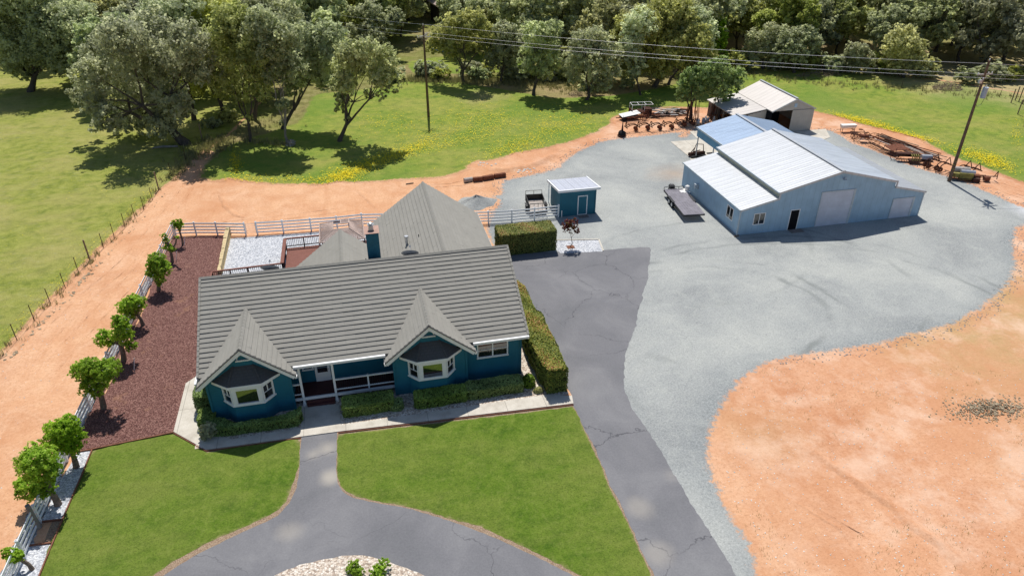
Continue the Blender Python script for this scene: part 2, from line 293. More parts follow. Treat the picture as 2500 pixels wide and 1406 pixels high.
M['mroof']=metalroof('white_metal_roof',(.55,.57,.60),.14); M['mroofb']=metalroof('sky_tinted_metal_roof',(.31,.41,.56),.12); M['mroofg']=metalroof('grey_metal_roof',(.56,.53,.51),.12,.6); M['mroofs']=metalroof('shed_metal_roof',(.60,.62,.70),.08)  # carport roof: sky reflection on bare metal painted into the blue base colour
M['trimblue']=plain('pale_trim',(.50,.56,.60),.5); M['rollup']=siding('white_rollup_door',(.60,.64,.74),2,'z',.012,.85)
def glass():
    t=NT('window_glass',.04,.9); t.b.inputs['Base Color'].default_value=(.012,.013,.016,1); g=t.n('ShaderNodeBsdfGlossy'); g.inputs['Roughness'].default_value=.03; g.inputs['Color'].default_value=(.75,.78,.8,1); mx=t.n('ShaderNodeMixShader'); mx.inputs[0].default_value=.3
    t.L(t.b.outputs[0],mx.inputs[1]); t.L(g.outputs[0],mx.inputs[2]); t.L(mx.outputs[0],t.t.nodes['Material Output'].inputs[0]); return t.m
M['glass']=glass(); M['darkglass']=glass(); M['darkglass'].name='dark_window_glass'; [setattr(n.inputs[0],'default_value',.07) for n in M['darkglass'].node_tree.nodes if n.type=='MIX_SHADER']; M['deck']=siding('red_brown_decking',(.24,.085,.06),7,'y' if 0 else 'x',.01,.6); M['redwood']=plain('red_brown_timber',(.20,.075,.055),.7)
M['deckfloor']=plain('dark_porch_boards',(.10,.035,.035),.7); M['rust']=plain('rusty_steel',(.17,.07,.045),.9,.1,var=.45,sc=6); M['rustd']=plain('dark_rusty_iron',(.075,.038,.03),.9,.1,var=.5,sc=6); M['wood']=plain('weathered_wood',(.26,.20,.15),.9,.1,var=.35,sc=5)
M['polewood']=plain('pole_wood',(.15,.10,.07),.9,.1,var=.35,sc=2); M['greywood']=plain('bleached_boards',(.42,.38,.35),.9,.1,var=.3,sc=4); M['galv']=plain('galvanised_steel',(.5,.52,.55),.35,.5,.5); M['yellow']=plain('faded_yellow_paint',(.24,.21,.06),.8,var=.45); M['trailer']=plain('grey_trailer_deck',(.22,.21,.24),.8,var=.2,sc=2)
M['rubber']=plain('tyre_rubber',(.025,.025,.027),.9,.1); M['lattice']=plain('weathered_lattice',(.46,.36,.32),.9,.1,var=.15); M['block']=plain('tan_wall_block',(.62,.50,.30),.9,.1,var=.2,sc=5); M['mat']=plain('door_mat',(.25,.21,.19),.95,.1,var=.2); M['edging']=plain('brown_bed_edging',(.22,.10,.065),.9,.1,var=.25); M['porcelain']=plain('white_insulator',(.8,.8,.82),.3,.5)
M['greyblue']=plain('transformer_grey',(.38,.44,.52),.5); M['wire']=plain('aluminium_wire',(.75,.75,.78),.4,.5,.3); M['barkm']=plain('mulberry_bark',(.20,.155,.125),.95,.1,var=.35,sc=6); M['stone']=plain('field_stone',(.36,.29,.20),.95,.1,var=.4,sc=2.5); M['gstone']=plain('loose_grey_stone',(.27,.29,.30),.95,.1,var=.4,sc=3); M['stonew']=plain('pale_stone',(.62,.60,.56),.95,.1,var=.3,sc=2.5); M['dish']=plain('grey_dish',(.30,.32,.36),.5); M['brush']=plain('dry_brush',(.26,.20,.16),.95,.1,var=.3); M['tarp']=plain('white_sheet',(.78,.77,.74),.7,var=.08); M['bluetarp']=plain('blue_tarp',(.03,.22,.5),.6)
def bark(nm,c):
    t=NT(nm,.95,.1); k=t.ramp(t.noise(3,5,.7,vec=t.mapv(t.obj,(1,1,.3))),[(.3,tuple(x*.45 for x in c)),(.7,c)]); t.bump(t.noise(8,4,.7),.8,.05); return t.col(k)
M['bark']=bark('oak_bark',(.13,.11,.095)); M['barkpale']=bark('pale_bark',(.36,.33,.30))
def leaf(nm,stops,tr=.62,rv=.12,hv=1.):
    t=NT(nm,.55,.25); f=t.attr('tint'); k=t.ramp(f,stops); oi=t.n('ShaderNodeObjectInfo').outputs['Random']
    hs=t.n('ShaderNodeHueSaturation'); t.L(k,hs.inputs['Color']); 
    mr=t.n('ShaderNodeMapRange'); t.L(oi,mr.inputs[0]); mr.inputs[3].default_value=1-rv; mr.inputs[4].default_value=1+rv; t.L(mr.outputs[0],hs.inputs['Value'])
    m2=t.n('ShaderNodeMapRange'); t.L(t.mth('FRACT',t.mth('MULTIPLY',oi,7.31)),m2.inputs[0]); m2.inputs[3].default_value=1-.28*hv; m2.inputs[4].default_value=1+.15*hv; t.L(m2.outputs[0],hs.inputs['Saturation'])
    m3=t.n('ShaderNodeMapRange'); t.L(t.mth('FRACT',t.mth('MULTIPLY',oi,3.77)),m3.inputs[0]); m3.inputs[3].default_value=.5-.018*hv; m3.inputs[4].default_value=.5+.012*hv; t.L(m3.outputs[0],hs.inputs['Hue'])
    t.L(hs.outputs[0],t.b.inputs['Base Color']); tl=t.n('ShaderNodeBsdfTranslucent'); t.L(t.mix(1.,hs.outputs[0],(1.15,1.15,.95),'MULTIPLY'),tl.inputs[0]); mx=t.n('ShaderNodeMixShader'); mx.inputs[0].default_value=tr; t.L(t.b.outputs[0],mx.inputs[1]); t.L(tl.outputs[0],mx.inputs[2]); t.L(mx.outputs[0],t.t.nodes['Material Output'].inputs[0]); return t.m
M['oak']=leaf('oak_leaves',[(0,(.22,.25,.15)),(.5,(.50,.55,.34)),(1,(.72,.77,.52))]); M['oaky']=leaf('yellow_green_oak_leaves',[(0,(.21,.235,.08)),(.5,(.46,.49,.18)),(1,(.68,.70,.28))]); M['oakb']=leaf('blue_green_oak_leaves',[(0,(.20,.225,.13)),(.5,(.44,.475,.29)),(1,(.64,.67,.44))])
M['greenoak']=leaf('fresh_green_leaves',[(0,(.14,.20,.07)),(.5,(.32,.42,.17)),(1,(.50,.60,.28))],.55,.06,.3); M['mulb']=leaf('mulberry_leaves',[(0,(.14,.25,.015)),(.5,(.30,.47,.035)),(1,(.50,.70,.09))],.55,.06,.15); M['box']=leaf('boxwood_leaves',[(0,(.10,.17,.02)),(.5,(.22,.36,.045)),(1,(.44,.62,.12))],.35,.08); M['photinia']=leaf('photinia_leaves',[(0,(.09,.11,.018)),(.45,(.23,.28,.035)),(.8,(.44,.43,.06)),(1,(.55,.22,.08))],.25,.06)
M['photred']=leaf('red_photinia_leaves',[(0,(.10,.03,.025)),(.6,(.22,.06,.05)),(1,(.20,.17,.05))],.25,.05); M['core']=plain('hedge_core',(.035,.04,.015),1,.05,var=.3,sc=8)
M['tallg']=leaf('tall_grass_blades',[(0,(.16,.17,.04)),(.5,(.30,.28,.08)),(1,(.45,.40,.16))],.3,.0); M['flower']=plain('yellow_petals',(.82,.66,.01),.7,.2,var=.1)
# ---------------- the ground ----------------
def inside(P,poly):
    x,y=P[:,0],P[:,1]; c=np.zeros(len(P),bool); n=len(poly)
    for i in range(n):
        x1,y1=poly[i];x2,y2=poly[(i+1)%n]
        with np.errstate(divide='ignore',invalid='ignore'):
            t=((y1>y)!=(y2>y))&(x<(x2-x1)*(y-y1)/((y2-y1) or 1e-9)+x1)
        c^=t
    return c
def edist(P,poly):
    d=np.full(len(P),1e9); n=len(poly)
    for i in range(n):
        a=np.array(poly[i]);b=np.array(poly[(i+1)%n]);ab=b-a;t=np.clip(((P-a)@ab)/max(ab@ab,1e-9),0,1)
        d=np.minimum(d,np.hypot(*(P-a-t[:,None]*ab).T))
    return d
def dens(poly,step):
    out=[]
    for i in range(len(poly)):
        a,b=poly[i],poly[(i+1)%len(poly)]; l=math.hypot(b[0]-a[0],b[1]-a[1]); k=max(1,min(400,int(l/step)))
        for j in range(k): out.append((a[0]+(b[0]-a[0])*j/k,a[1]+(b[1]-a[1])*j/k))
    return out
def smooth(poly,it=2):
    for _ in range(it):
        q=[]
        for i in range(len(poly)):
            a,b=poly[i],poly[(i+1)%len(poly)]; q+=[(a[0]*.75+b[0]*.25,a[1]*.75+b[1]*.25),(a[0]*.25+b[0]*.75,a[1]*.25+b[1]*.75)]
        poly=q
    return poly
def PX(l): return [G(x,y) for x,y in l]
def sheet(name,poly,level,mat,step=.5,grid=1.,rag=0.,z=None,thick=0,sm_=0):
    if sm_: poly=smooth(poly,sm_)
    p=dens(poly,step)
    if rag: p=[(x+rag*math.sin(x*3.1+y*5.3)*math.cos(x*7.9-y*2.7)+rag*.6*(rnd.random()-.5),y+rag*math.cos(x*4.3-y*3.9)*math.sin(x*1.7+y*8.3)+rag*.6*(rnd.random()-.5)) for x,y in p]
    A=np.array(p); lo=A.min(0);hi=A.max(0); gx,gy=np.meshgrid(np.arange(lo[0],hi[0],grid),np.arange(lo[1],hi[1],grid)); Q=np.stack([gx.ravel(),gy.ravel()],1)+NR.rand(gx.size,2)*grid*.3
    Q=Q[inside(Q,p)]; 
    if len(Q): d=edist(Q,p); Q=Q[d>step*.4]
    vs=[Vector(v) for v in p]+[Vector(v) for v in Q.tolist()]; n=len(p)
    r=mgeo.delaunay_2d_cdt(vs,[],[list(range(n))],1,1e-5)
    V=np.array([tuple(v) for v in r[0]]); e=edist(V,p); zz=.004*level if z is None else z
    me=bpy.data.meshes.new(name); Z=np.full((len(V),1),zz)
    if thick: Z[:,0]+=thick*np.clip(e/.12,0,1)
    fs=[f if len(f)==3 else f for f in r[2]]
    fs=[f if (V[f[1]][0]-V[f[0]][0])*(V[f[2]][1]-V[f[0]][1])-(V[f[1]][1]-V[f[0]][1])*(V[f[2]][0]-V[f[0]][0])>0 else f[::-1] for f in fs]
    me.from_pydata(np.hstack([V,Z]).tolist(),[],fs); a=me.attributes.new('edge','FLOAT','POINT'); a.data.foreach_set('value',e.astype(np.float32)); me.materials.append(mat)
    o=bpy.data.objects.new(name,me); COL.objects.link(o); return tag(o,kind='structure')
def field(name,poly,level,mat,**k): return sheet(name,poly,level,mat,**k)
mb=MB(); mb.face([(-1800,-600,0),(1800,-600,0),(1800,2600,0),(-1800,2600,0)]); tag(mb.build('ground',M['ground']),kind='structure')
field('dirt_ground',[(-70,-20),(120,-20),(120,60),G(2540,470),G(2540,430),G(2300,330),G(2000,240),(64,92),(46,96),G(1690,262),G(1500,270),G(1300,330),G(1000,380),G(560,400),G(520,370),G(500,360),G(440,390),G(300,520),G(150,640),G(0,780),(-30,36),(-34,10)],1,M['dirt'],step=2,grid=6)
left=[(-200,0),G(-150,1010),(*G(0,878),),(*G(16,859),)]+PX([(43,824),(81,784),(119,738),(162,700),(189,665),(216,638),(243,608),(297,557),(329,529),(370,489),(392,466),(425,441),(462,404),(486,383),(500,372)])+[G(560,330),G(640,250),G(500,160),G(200,150),G(0,130),G(-250,120),(-220,60)]
field('pasture',left,2,M['meadow_left'],step=.8,grid=3,rag=.22)
back=PX([(490,407),(474,420),(465,434),(487,442),(520,445),(546,445),(563,438),(577,443),(631,450),(700,453),(761,454),(800,451),(828,445),(868,448),(915,447),(962,443),(1052,437),(1119,428),(1145,414),(1151,404),(1160,396),(1209,394),(1254,378),(1310,368),(1366,356),(1420,340),(1455,327),(1480,315),(1496,302),(1499,292),(1513,284),(1560,268),(1650,262),(1720,268),(1762,262),(1800,230)])+[(60,93),(62.5,88)]+PX([(1988,274),(2016,280),(2069,293),(2100,305),(2157,318),(2194,327),(2240,339),(2279,364),(2343,392),(2410,415),(2463,435),(2499,447),(2600,490)])+PX([(2800,400),(2620,225),(2500,228),(2300,196),(2150,182),(1950,168),(1700,195),(1500,232),(1350,238),(1200,212),(1060,192),(980,200),(900,215),(760,230),(720,300),(640,325),(560,350),(520,380)])
field('meadow',back,2,M['meadow'],step=.8,grid=3,rag=.28)
clear=PX([(985,150),(1060,140),(1200,128),(1300,150),(1290,176),(1150,182),(1000,183)]); field('clearing',clear,2,M['meadow'],step=1,grid=2,rag=.3)
gra=PX([(1220,440),(1215,455),(1217,472),(1196,476),(1200,484),(1212,492),(1209,503),(1196,512),(1190,530),(1178,560),(1200,615),(1240,640)])+[(13,50),G(1500,700),G(1465,900),G(1465,980),G(1620,1300),G(1700,1460),(24,13),(35,13)]+PX([(1884,1500),(1874,1406),(1844,1324),(1790,1240),(1763,1179),(1745,1113),(1748,1071),(1769,1005),(1790,975),(1815,940),(1844,915),(1886,891),(1940,879),(2000,870),(2061,861),(2157,846),(2229,825),(2271,816),(2300,806),(2338,797),(2398,764),(2452,722),(2482,686),(2495,650),(2488,620),(2485,596),(2494,560),(2560,540),(2620,520),(2540,500),(2500,504),(2476,494),(2425,471),(2374,448),(2323,430),(2246,410),(2190,387),(2133,364),(2092,351),(2054,328),(2028,316)])+[(60,82),(45,87),(42,83)]+PX([(1690,312),(1650,321),(1600,327),(1520,336),(1495,338),(1455,346),(1401,371),(1366,396),(1361,407),(1321,419),(1280,427),(1240,436)])
field('gravel_yard',gra,3,M['gravel'],step=.5,grid=.6,rag=.06)
asp=PX([(1244,615),(1300,617),(1375,615),(1457,613),(1518,607),(1565,604),(1586,604),(1589,611),(1587,635),(1582,655),(1583,680),(1575,700),(1567,722),(1571,724),(1557,760),(1553,795),(1541,825),(1527,862),(1524,900),(1523,948),(1531,968),(1545,1000),(1568,1033),(1600,1078),(1650,1165),(1700,1250),(1760,1340),(1800,1410),(1880,1550),(1760,1570),(1670,1540),(1598,1406),(1563,1337),(1528,1257),(1490,1184),(1454,1097),(1422,1037),(1400,989),(1396,966),(1392,955)])+[(12.25,36.5),(12.3,51),(11.9,57)]
field('driveway',asp,4,M['asphalt'],step=.3,grid=1.2,rag=.05)
ring=PX([(736,1066),(823,1055),(822,1100),(821,1150),(824,1180),(836,1199),(860,1214),(915,1227),(960,1234),(1006,1243),(1097,1271),(1128,1281),(1224,1319),(1320,1364),(1400,1405),(1500,1462),(1650,1560)])+[(9,14),(-8,14)]+PX([(250,1510),(330,1450),(400,1404),(440,1377),(485,1351),(551,1318),(621,1286),(650,1273),(679,1258),(706,1228),(716,1210),(724,1190),(729,1165),(731,1143),(733,1101)])
field('circular_drive',ring,4,M['asphalt'],step=.3,grid=1.2,rag=.02)
isl=PX([(640,1430),(672,1403),(700,1391),(733,1380),(794,1365),(833,1357),(860,1355),(885,1356),(912,1361),(939,1368),(991,1387),(1036,1404),(1080,1440)])+[(-1.5,21.5),(-4,19.5),(-7,20)]
field('island_bed',isl,7,M['pink_gravel'],step=.3,grid=.8,rag=.05,thick=.05)
lawnL=PX([(416,1059),(497,1103),(506,1107),(560,1096),(612,1087),(724,1072),(729,1080),(727,1131),(720,1155),(712,1176),(706,1195),(694,1224),(678,1240),(656,1255),(620,1272),(582,1288),(540,1306),(506,1322),(470,1341),(430,1362),(395,1386),(330,1432),(250,1490)])+[(-14,15),(-17.2,15)]+PX([(75,1450),(97,1406),(126,1328),(154,1269),(175,1215),(198,1166),(227,1100),(300,1082)])
def grow(p,d):
    c=[];n=len(p); ar=sum(p[i][0]*p[(i+1)%n][1]-p[(i+1)%n][0]*p[i][1] for i in range(n)); sg=1 if ar>0 else -1
    for i in range(n):
        a,b=Vector(p[i-1]),Vector(p[(i+1)%n]); t=(b-a).normalized(); c.append((p[i][0]+sg*t.y*d,p[i][1]-sg*t.x*d))
    return c
field('lawn',grow(lawnL,.10),3,M['lawn'],step=.25,grid=.7,rag=.04,thick=.05)
lawnR=PX([(826,1062),(1000,1042),(1100,1030),(1250,1013),(1398,994),(1413,1023),(1432,1068),(1464,1135),(1488,1197),(1526,1268),(1555,1334),(1587,1406),(1640,1510),(1540,1478),(1425,1405),(1336,1360),(1256,1321),(1176,1283),(1100,1264),(1021,1240),(960,1228),(915,1220),(870,1209),(846,1196),(834,1184),(826,1160),(825,1100)])
field('lawn',grow(lawnR,.06),3,M['lawn'],step=.25,grid=.7,rag=.04,thick=.05)
sheet('soil_border',PX([(190,1104),(227,1098),(424,1057),(503,1100),(735,1068),(1400,986),(1404,975),(1440,1030),(1480,1100),(1640,1420),(1720,1560)])+[(9,13),(-17.4,13),G(60,1450)],2,M['soil'],step=.6,grid=2)
walk=PX([(424,1055),(503,1099),(735,1067),(823,1055),(1400,986),(1396,966)])+[(12.2,35.7),(10.9,36.15),(0,36.15),(-2.9,36.2),(-2.95,38.3),(-5.3,38.5),(-5.4,36.5),(-9.6,36.4)]+[(-11.6,37.8),(-11.75,39.5),(-11.75,44),(-12.25,44)]+PX([(454,937)])
field('front_walk',walk,5,M['concrete'],step=1,grid=2,z=.07)
b=MB()
for i in range(len(walk)): 
    a,c=walk[i],walk[(i+1)%len(walk)]; b.face([(a[0],a[1],0),(c[0],c[1],0),(c[0],c[1],.07),(a[0],a[1],.07)])
tag(b.build('walk_edge',M['concrete']),kind='structure')
field('planting_bed',[(-11.7,36.0),(12.2,35.9),(12.2,51),(9.3,51),(9.3,39),(-10.6,39.5),(-11.9,44)],4,M['pink_gravel'],step=1,grid=2,z=.05)
mulch=[(-17.9,66.9),G(559,574)]+[(-12.75,58.5),(-12.75,52),(-12.3,51),(-12.25,44)]+PX([(454,937),(424,1056),(400,1060),(227,1097),(192,1103)])+[(-18.95,39.5),(-18.45,54)]
field('mulch_bed',mulch,4,M['mulch'],step=.5,grid=1.5,rag=.03,thick=.05)
field('white_stone_bed',PX([(190,1104),(223,1098),(198,1162),(170,1226),(152,1267),(118,1272),(101,1274)])+[(-18.95,35)],5,M['white_gravel'],step=.4,grid=1,rag=.02,thick=.03)
field('white_stone_bed',PX([(72,1331),(125,1326),(97,1402),(75,1450)])+[(-17.3,15),(-19.3,15)],5,M['white_gravel'],step=.4,grid=1,rag=.02,thick=.03)
field('rear_stone_bed',[(-12.55,65.4),(-4,64.9),(3.5,64.5),(11,63.7),(11,57.5),(9,58),(.8,58),(-1,52),(-12.6,52)],4,M['white_gravel'],step=.6,grid=2,rag=.05)
field('tree_stone_bed',[(16.8,58.1),(21.6,57.2),(21.25,54.9),(17.3,55.4)],6,M['white_gravel'],step=.4,grid=1,rag=.02)
field('stone_strip',[(-20.2,15),(-19.15,15),(-19.0,39.5),(-18.5,54),(-18.1,62),(-18.55,62.3),(-19.1,54),(-19.8,40)],3,M['grey_stone'],step=.3,grid=.8,rag=.12)
field('concrete_slab',[(39.55,75.5),(39.6,81.35),(43.4,81.35),(43.7,84.5),(50,84.5),(50,81.4),(62,81.4),(60.6,78.3),(56,76),(55,67.9),(36.5,67.9),(37.5,70)],6,M['concrete'],step=1,grid=2,z=.05)
def ridge(name,pts,w,h,mat):
    V=[];Fc=[];P=[Vector((*p,0)) for p in pts]; q=[]
    for a,c in zip(P[:-1],P[1:]):
        n=max(2,int((c-a).length/.35)); q+=[a.lerp(c,i/n) for i in range(n)]
    q.append(P[-1]); prof=((-.5,0),(-.28,.35),(-.08,.9),(.1,1),(.3,.3),(.5,0))
    for i,p in enumerate(q):
        d=(q[min(i+1,len(q)-1)]-q[max(i-1,0)]).normalized(); r=Vector((d.y,-d.x,0)); f=min(1,i/6,(len(q)-1-i)/6)
        for x,z in prof: o_=rnd.uniform(-.05,.05); V.append(tuple(p+r*(x*w*(.8+.4*rnd.random())+o_)+Vector((0,0,.002+z*h*f*(.6+.7*rnd.random())))))
    m=len(prof)
    for i in range(len(q)-1):
        for j in range(m-1): Fc.append((i*m+j,i*m+j+1,(i+1)*m+j+1,(i+1)*m+j))
    me=bpy.data.meshes.new(name); me.from_pydata(V,[],Fc); me.polygons.foreach_set('use_smooth',[True]*len(Fc)); me.materials.append(mat); o=bpy.data.objects.new(name,me); COL.objects.link(o); tag(o,kind='structure')
ridge('dirt_berm',PX([(1960,1082),(2010,1120),(2060,1155),(2120,1195),(2180,1235),(2240,1290),(2300,1330),(2360,1390),(2420,1450)]),.9,.16,M['dirt'])
ridge('dirt_berm',PX([(1365,372),(1330,392),(1290,408),(1235,418),(1180,410)]),1.6,.3,M['dirt'])
ridge('dirt_berm',PX([(548,460),(540,480),(550,505),(575,525),(620,538)]),.7,.12,M['dirt'])
ridge('dirt_berm',PX([(865,455),(885,475),(905,495),(930,520)]),.7,.10,M['dirt'])
ridge('dirt_berm',PX([(0,892),(45,842),(120,755),(195,680),(260,618),(330,545),(395,470)]),.8,.14,M['dirt'])
for pts in ([(30,905),(110,805),(200,715),(290,640),(360,560),(420,490),(470,420)],[(75,925),(160,830),(240,745),(320,665),(385,585),(440,510)],[(240,1000),(300,860),(345,770),(370,690)],[(2600,470),(2500,470),(2400,440),(2300,395),(2200,360)],[(2560,500),(2480,480),(2400,452)],[(980,455),(1100,448),(1180,430),(1290,400),(1400,358)],[(470,560),(560,540),(700,525),(850,505)],[(1900,1200),(2050,1290),(2150,1420)]):
    for k in (0,1.5): ridge('wheel_rut',[(x+k*.75,y-k*.6) for x,y in PX(pts)],.34,.045,M['dirt'])
# raised borders: timber boards round the beds, concrete kerb of the little tree bed
def edging(name,pts,mat,label,w=.07,h=.10,cat='edging'):
    b=MB()
    for a,c in zip(pts[:-1],pts[1:]): b.bar((*a,h/2+.01),(*c,h/2+.01),w,h)
    return tag(b.build(name,mat),label,cat,kind=None)
edging('bed_edging',PX([(424,1057),(226,1098),(198,1167),(153,1270),(97,1406)])+[(-17.3,15)],M['edging'],'brown timber board between the left lawn and the stone beds')
edging('bed_edging',PX([(226,1098),(190,1104)]),M['edging'],'short brown board between red mulch and the upper white stone bed')
edging('bed_edging',PX([(152,1269),(101,1275)]),M['edging'],'brown board at the near end of the upper white stone bed')
edging('bed_edging',PX([(71,1333),(126,1326)]),M['edging'],'brown board at the far end of the lowest white stone bed')
edging('bed_edging',[(x,y-.04) for x,y in PX([(424,1057),(503,1101),(735,1069)])],M['edging'],'dark board along the left end of the front walk',.04,.06)
edging('bed_edging',[(x,y-.04) for x,y in PX([(826,1057),(1400,988)])],M['edging'],'long dark board between front walk and right lawn',.04,.06)
edging('bed_kerb',[(16.8,58.2),(21.65,57.25),(21.3,54.95)],M['concrete'],'low concrete kerb round the small red-leaved tree bed',.14,.07,'kerb')
# ---------------- roofs ----------------
def clip(poly,ax,lo,hi):
    def half(p,sgn,v):
        out=[]
        for i in range(len(p)):
            a,b=p[i],p[(i+1)%len(p)]; da=(a[ax]-v)*sgn; db=(b[ax]-v)*sgn
            if da>=-1e-9: out.append(a)
            if (da>1e-9 and db<-1e-9) or (da<-1e-9 and db>1e-9):
                t=da/(da-db); out.append((a[0]+(b[0]-a[0])*t,a[1]+(b[1]-a[1])*t))
        return out
    p=half(poly,1,lo); return half(p,-1,hi) if len(p)>2 else []
def shingle(mb,o,u,v,poly,row=.36,butt=.05,off=.0,base=.05,rows0=0):
    """courses of tiles; o eave corner, u along eave, v up slope (unit), poly in (u,v)"""
    o=Vector(o);u=Vector(u).normalized();v=Vector(v).normalized();n=u.cross(v).normalized()
    if n.z<0:n=-n
    vm=min(p[1] for p in poly);vM=max(p[1] for p in poly); k=0; v0=vm
    while v0<vM-1e-6:
        v1=min(v0+row,vM); q=clip(poly,1,v0,v1)
        if len(q)>2:
            # split along u in tiles of slightly different lift
            um=min(p[0] for p in q);uM=max(p[0] for p in q); w=1.3; s0=math.floor(um/w)*w+((k%2)*.5*w)-w
            while s0<uM:
                r=clip(q,0,s0,s0+w)
                if len(r)>2:
                    j=rnd.uniform(-.008,.008)
                    def P(a,b,j=j): return o+u*a+v*b+n*(base+(butt+j)*(1-(b-v0)/row))
                    mb.face([P(a,b) for a,b in r],[(a,b-vm) for a,b in r])
                    lo_=[p for p in r if abs(p[1]-v0)<1e-6]
                    if len(lo_)>=2:
                        a=min(p[0] for p in lo_);b=max(p[0] for p in lo_)
                        mb.face([o+u*a+v*v0,o+u*b+v*v0,P(b,v0),P(a,v0)],[(a,0),(b,0),(b,.02),(a,.02)])
                s0+=w
        v0+=row;k+=1
def slopevec(d,pitch): return (d[0]*1/math.hypot(1,pitch),d[1]*1/math.hypot(1,pitch),pitch/math.hypot(1,pitch))
def ridgecap(mb,p,q,w=.26,h=.07):
    p=Vector(p);q=Vector(q);d=(q-p);L=d.length;d.normalize();r=d.cross(Vector((0,0,1))).normalized();k=int(L/.38)+1
    for i in range(k):
        a=p+d*(L*i/k);b=p+d*(L*(i+1)/k+.02); up=Vector((0,0,1)); e=.012
        mb.face([a-r*w/2-up*h,b-r*w/2-up*(h-e*0),b+up*(.03),a+up*(.03+e)]);mb.face([a+up*(.03+e),b+up*.03,b+r*w/2-up*h,a+r*w/2-up*h]);mb.face([a-r*w/2-up*h,a+up*(.03+e),a+r*w/2-up*h])
def corr(mb,o,u,v,n,W_,L,pitch=.3,h=.018,rw=.07,mi=0):
    o=Vector(o);u=Vector(u).normalized();v=Vector(v).normalized();n=Vector(n).normalized(); s=0; prof=[]
    while s<W_:
        prof+=[(s,0),(min(s+pitch-rw*2,W_),0),(min(s+pitch-rw*1.5,W_),h),(min(s+pitch-rw*.5,W_),h)]; s+=pitch
    prof.append((W_,0))
    for (a,ha),(b,hb) in zip(prof[:-1],prof[1:]):
        if b-a<1e-5: continue
        mb.face([o+u*a+n*ha,o+u*b+n*hb,o+u*b+n*hb+v*L,o+u*a+n*ha+v*L],[(a,0),(b,0),(b,L),(a,L)],mi)
# ---------------- the house ----------------
PM=.53; EZ=3.47; EY=38.44; RY=44.95; RZ=EZ+PM*(RY-EY); XL,XR=-11.12,9.97
house=thing('ranch_house','teal blue single storey house with grey tiled roof and two front gables','house',(0,40,0))
def HB(b,name,m,parent=None,**k):
    """build in world numbers under the house"""
    b.v=[(x,y-40,z) for x,y,z in b.v]; return b.build(name,m,parent or house,**k)
FL=.62
b=MB()
b.prism([(-10.7,38.41),(-5.75,38.4),(-5.75,40.4),(.85,40.4),(.85,38.4),(5.67,38.4),(5.67,38.85),(9.49,38.85),(9.49,51.1),(-10.7,51.1)],0,3.4)
b.prism([(1.25,51.11),(9.75,51.11),(9.75,58.75),(1.25,58.75)],0,3.2)
# gable ends
for x in (-10.7,9.49):
    t=.15 if x<0 else -.15; b.prism([(0,0)]*0 or [(x,38.95),(x+t,38.95),(x+t,50.95),(x,50.95)],3.26,3.27)
    for (y0,z0,y1,z1) in ((38.95,3.27,RY,RZ-.2),(RY,RZ-.2,50.95,3.27)):
        b.face([(x,y0,3.27),(x,y1,3.27),(x,y1,z1),(x,y0,z0)])
for cx in (-8.23,3.27): b.face([(cx-2.5,38.4,3.26),(cx+2.5,38.4,3.26),(cx,38.4,5.45)])
b.face([(1.25,58.75,3.2),(9.75,58.75,3.2),(5.5,58.75,6.3)])
wall=HB(b,'wall',M['blue'])
b=MB()   # corner boards
for x,y in ((-10.72,38.38),(-5.73,38.38),(.87,38.38),(5.69,38.38),(9.51,38.83)): b.box(x-.09,x+.05,y-.03,y+.1,.05,3.15)
HB(b,'corner_board',M['blueboard'],sep=True)
# main roof
b=MB(); L=math.hypot(RY-EY,RZ-EZ)
vF=slopevec((0,1),PM)
shingle(b,(XL,EY,EZ),(1,0,0),vF,[(0,0),(XR-XL,0),(XR-XL,L),(0,L)],row=L/21,butt=.05)
vB=slopevec((0,-1),PM); BY=51.5
shingle(b,(XR,BY,RZ-PM*(BY-RY)),(-1,0,0),vB,[(0,0),(XR-XL,0),(XR-XL,L),(0,L)],row=L/21,butt=.05)
# slab under the tiles
for y0,z0 in ((EY,EZ),(BY,RZ-PM*(BY-RY))):
    b.hexa([(XL,y0,z0-.14),(XR,y0,z0-.14),(XR,RY,RZ-.14),(XL,RY,RZ-.14),(XL,y0,z0+.03),(XR,y0,z0+.03),(XR,RY,RZ+.03),(XL,RY,RZ+.03)])
# barge tiles along the two side edges
for x in (XL,XR):
    for y0,z0 in ((EY,EZ),(BY,RZ-PM*(BY-RY))):
        for i in range(20):
            t0,t1=i/20,(i+1.03)/20; b.bar((x,y0+(RY-y0)*t0,z0+(RZ-z0)*t0+.10),(x,y0+(RY-y0)*t1,z0+(RZ-z0)*t1+.075),.14,.1)
ridgecap(b,(XL-.02,RY,RZ+.13),(XR+.02,RY,RZ+.13),.3,.08)
roof=HB(b,'roof',M['roof'])
def rake(b,p,q,w=.05,h=.24,dz=-.05,up=(0,0,1)): b.bar((p[0],p[1],p[2]+dz-h/2),(q[0],q[1],q[2]+dz-h/2),w,h,up)
b=MB()
for x0,x1 in ((-5.42,.37),(6.17,XR+.02)):
    b.box(x0,x1,EY-.20,EY+.02,EZ-.10,EZ+.07)
HB(b,'gutter',M['white'],sep=True)
b=MB()
for x in (XL+.04,XR-.04):
    rake(b,(x,EY,EZ),(x,RY,RZ)); rake(b,(x,BY,RZ-PM*(BY-RY)),(x,RY,RZ))
HB(b,'fascia',M['white'],sep=True)
b=MB(); b.bar((XL-.08,EY-.55,EZ+.0),(XL-.08,EY+1.6,EZ+.0),.12,.1); HB(b,'gutter',M['white'])
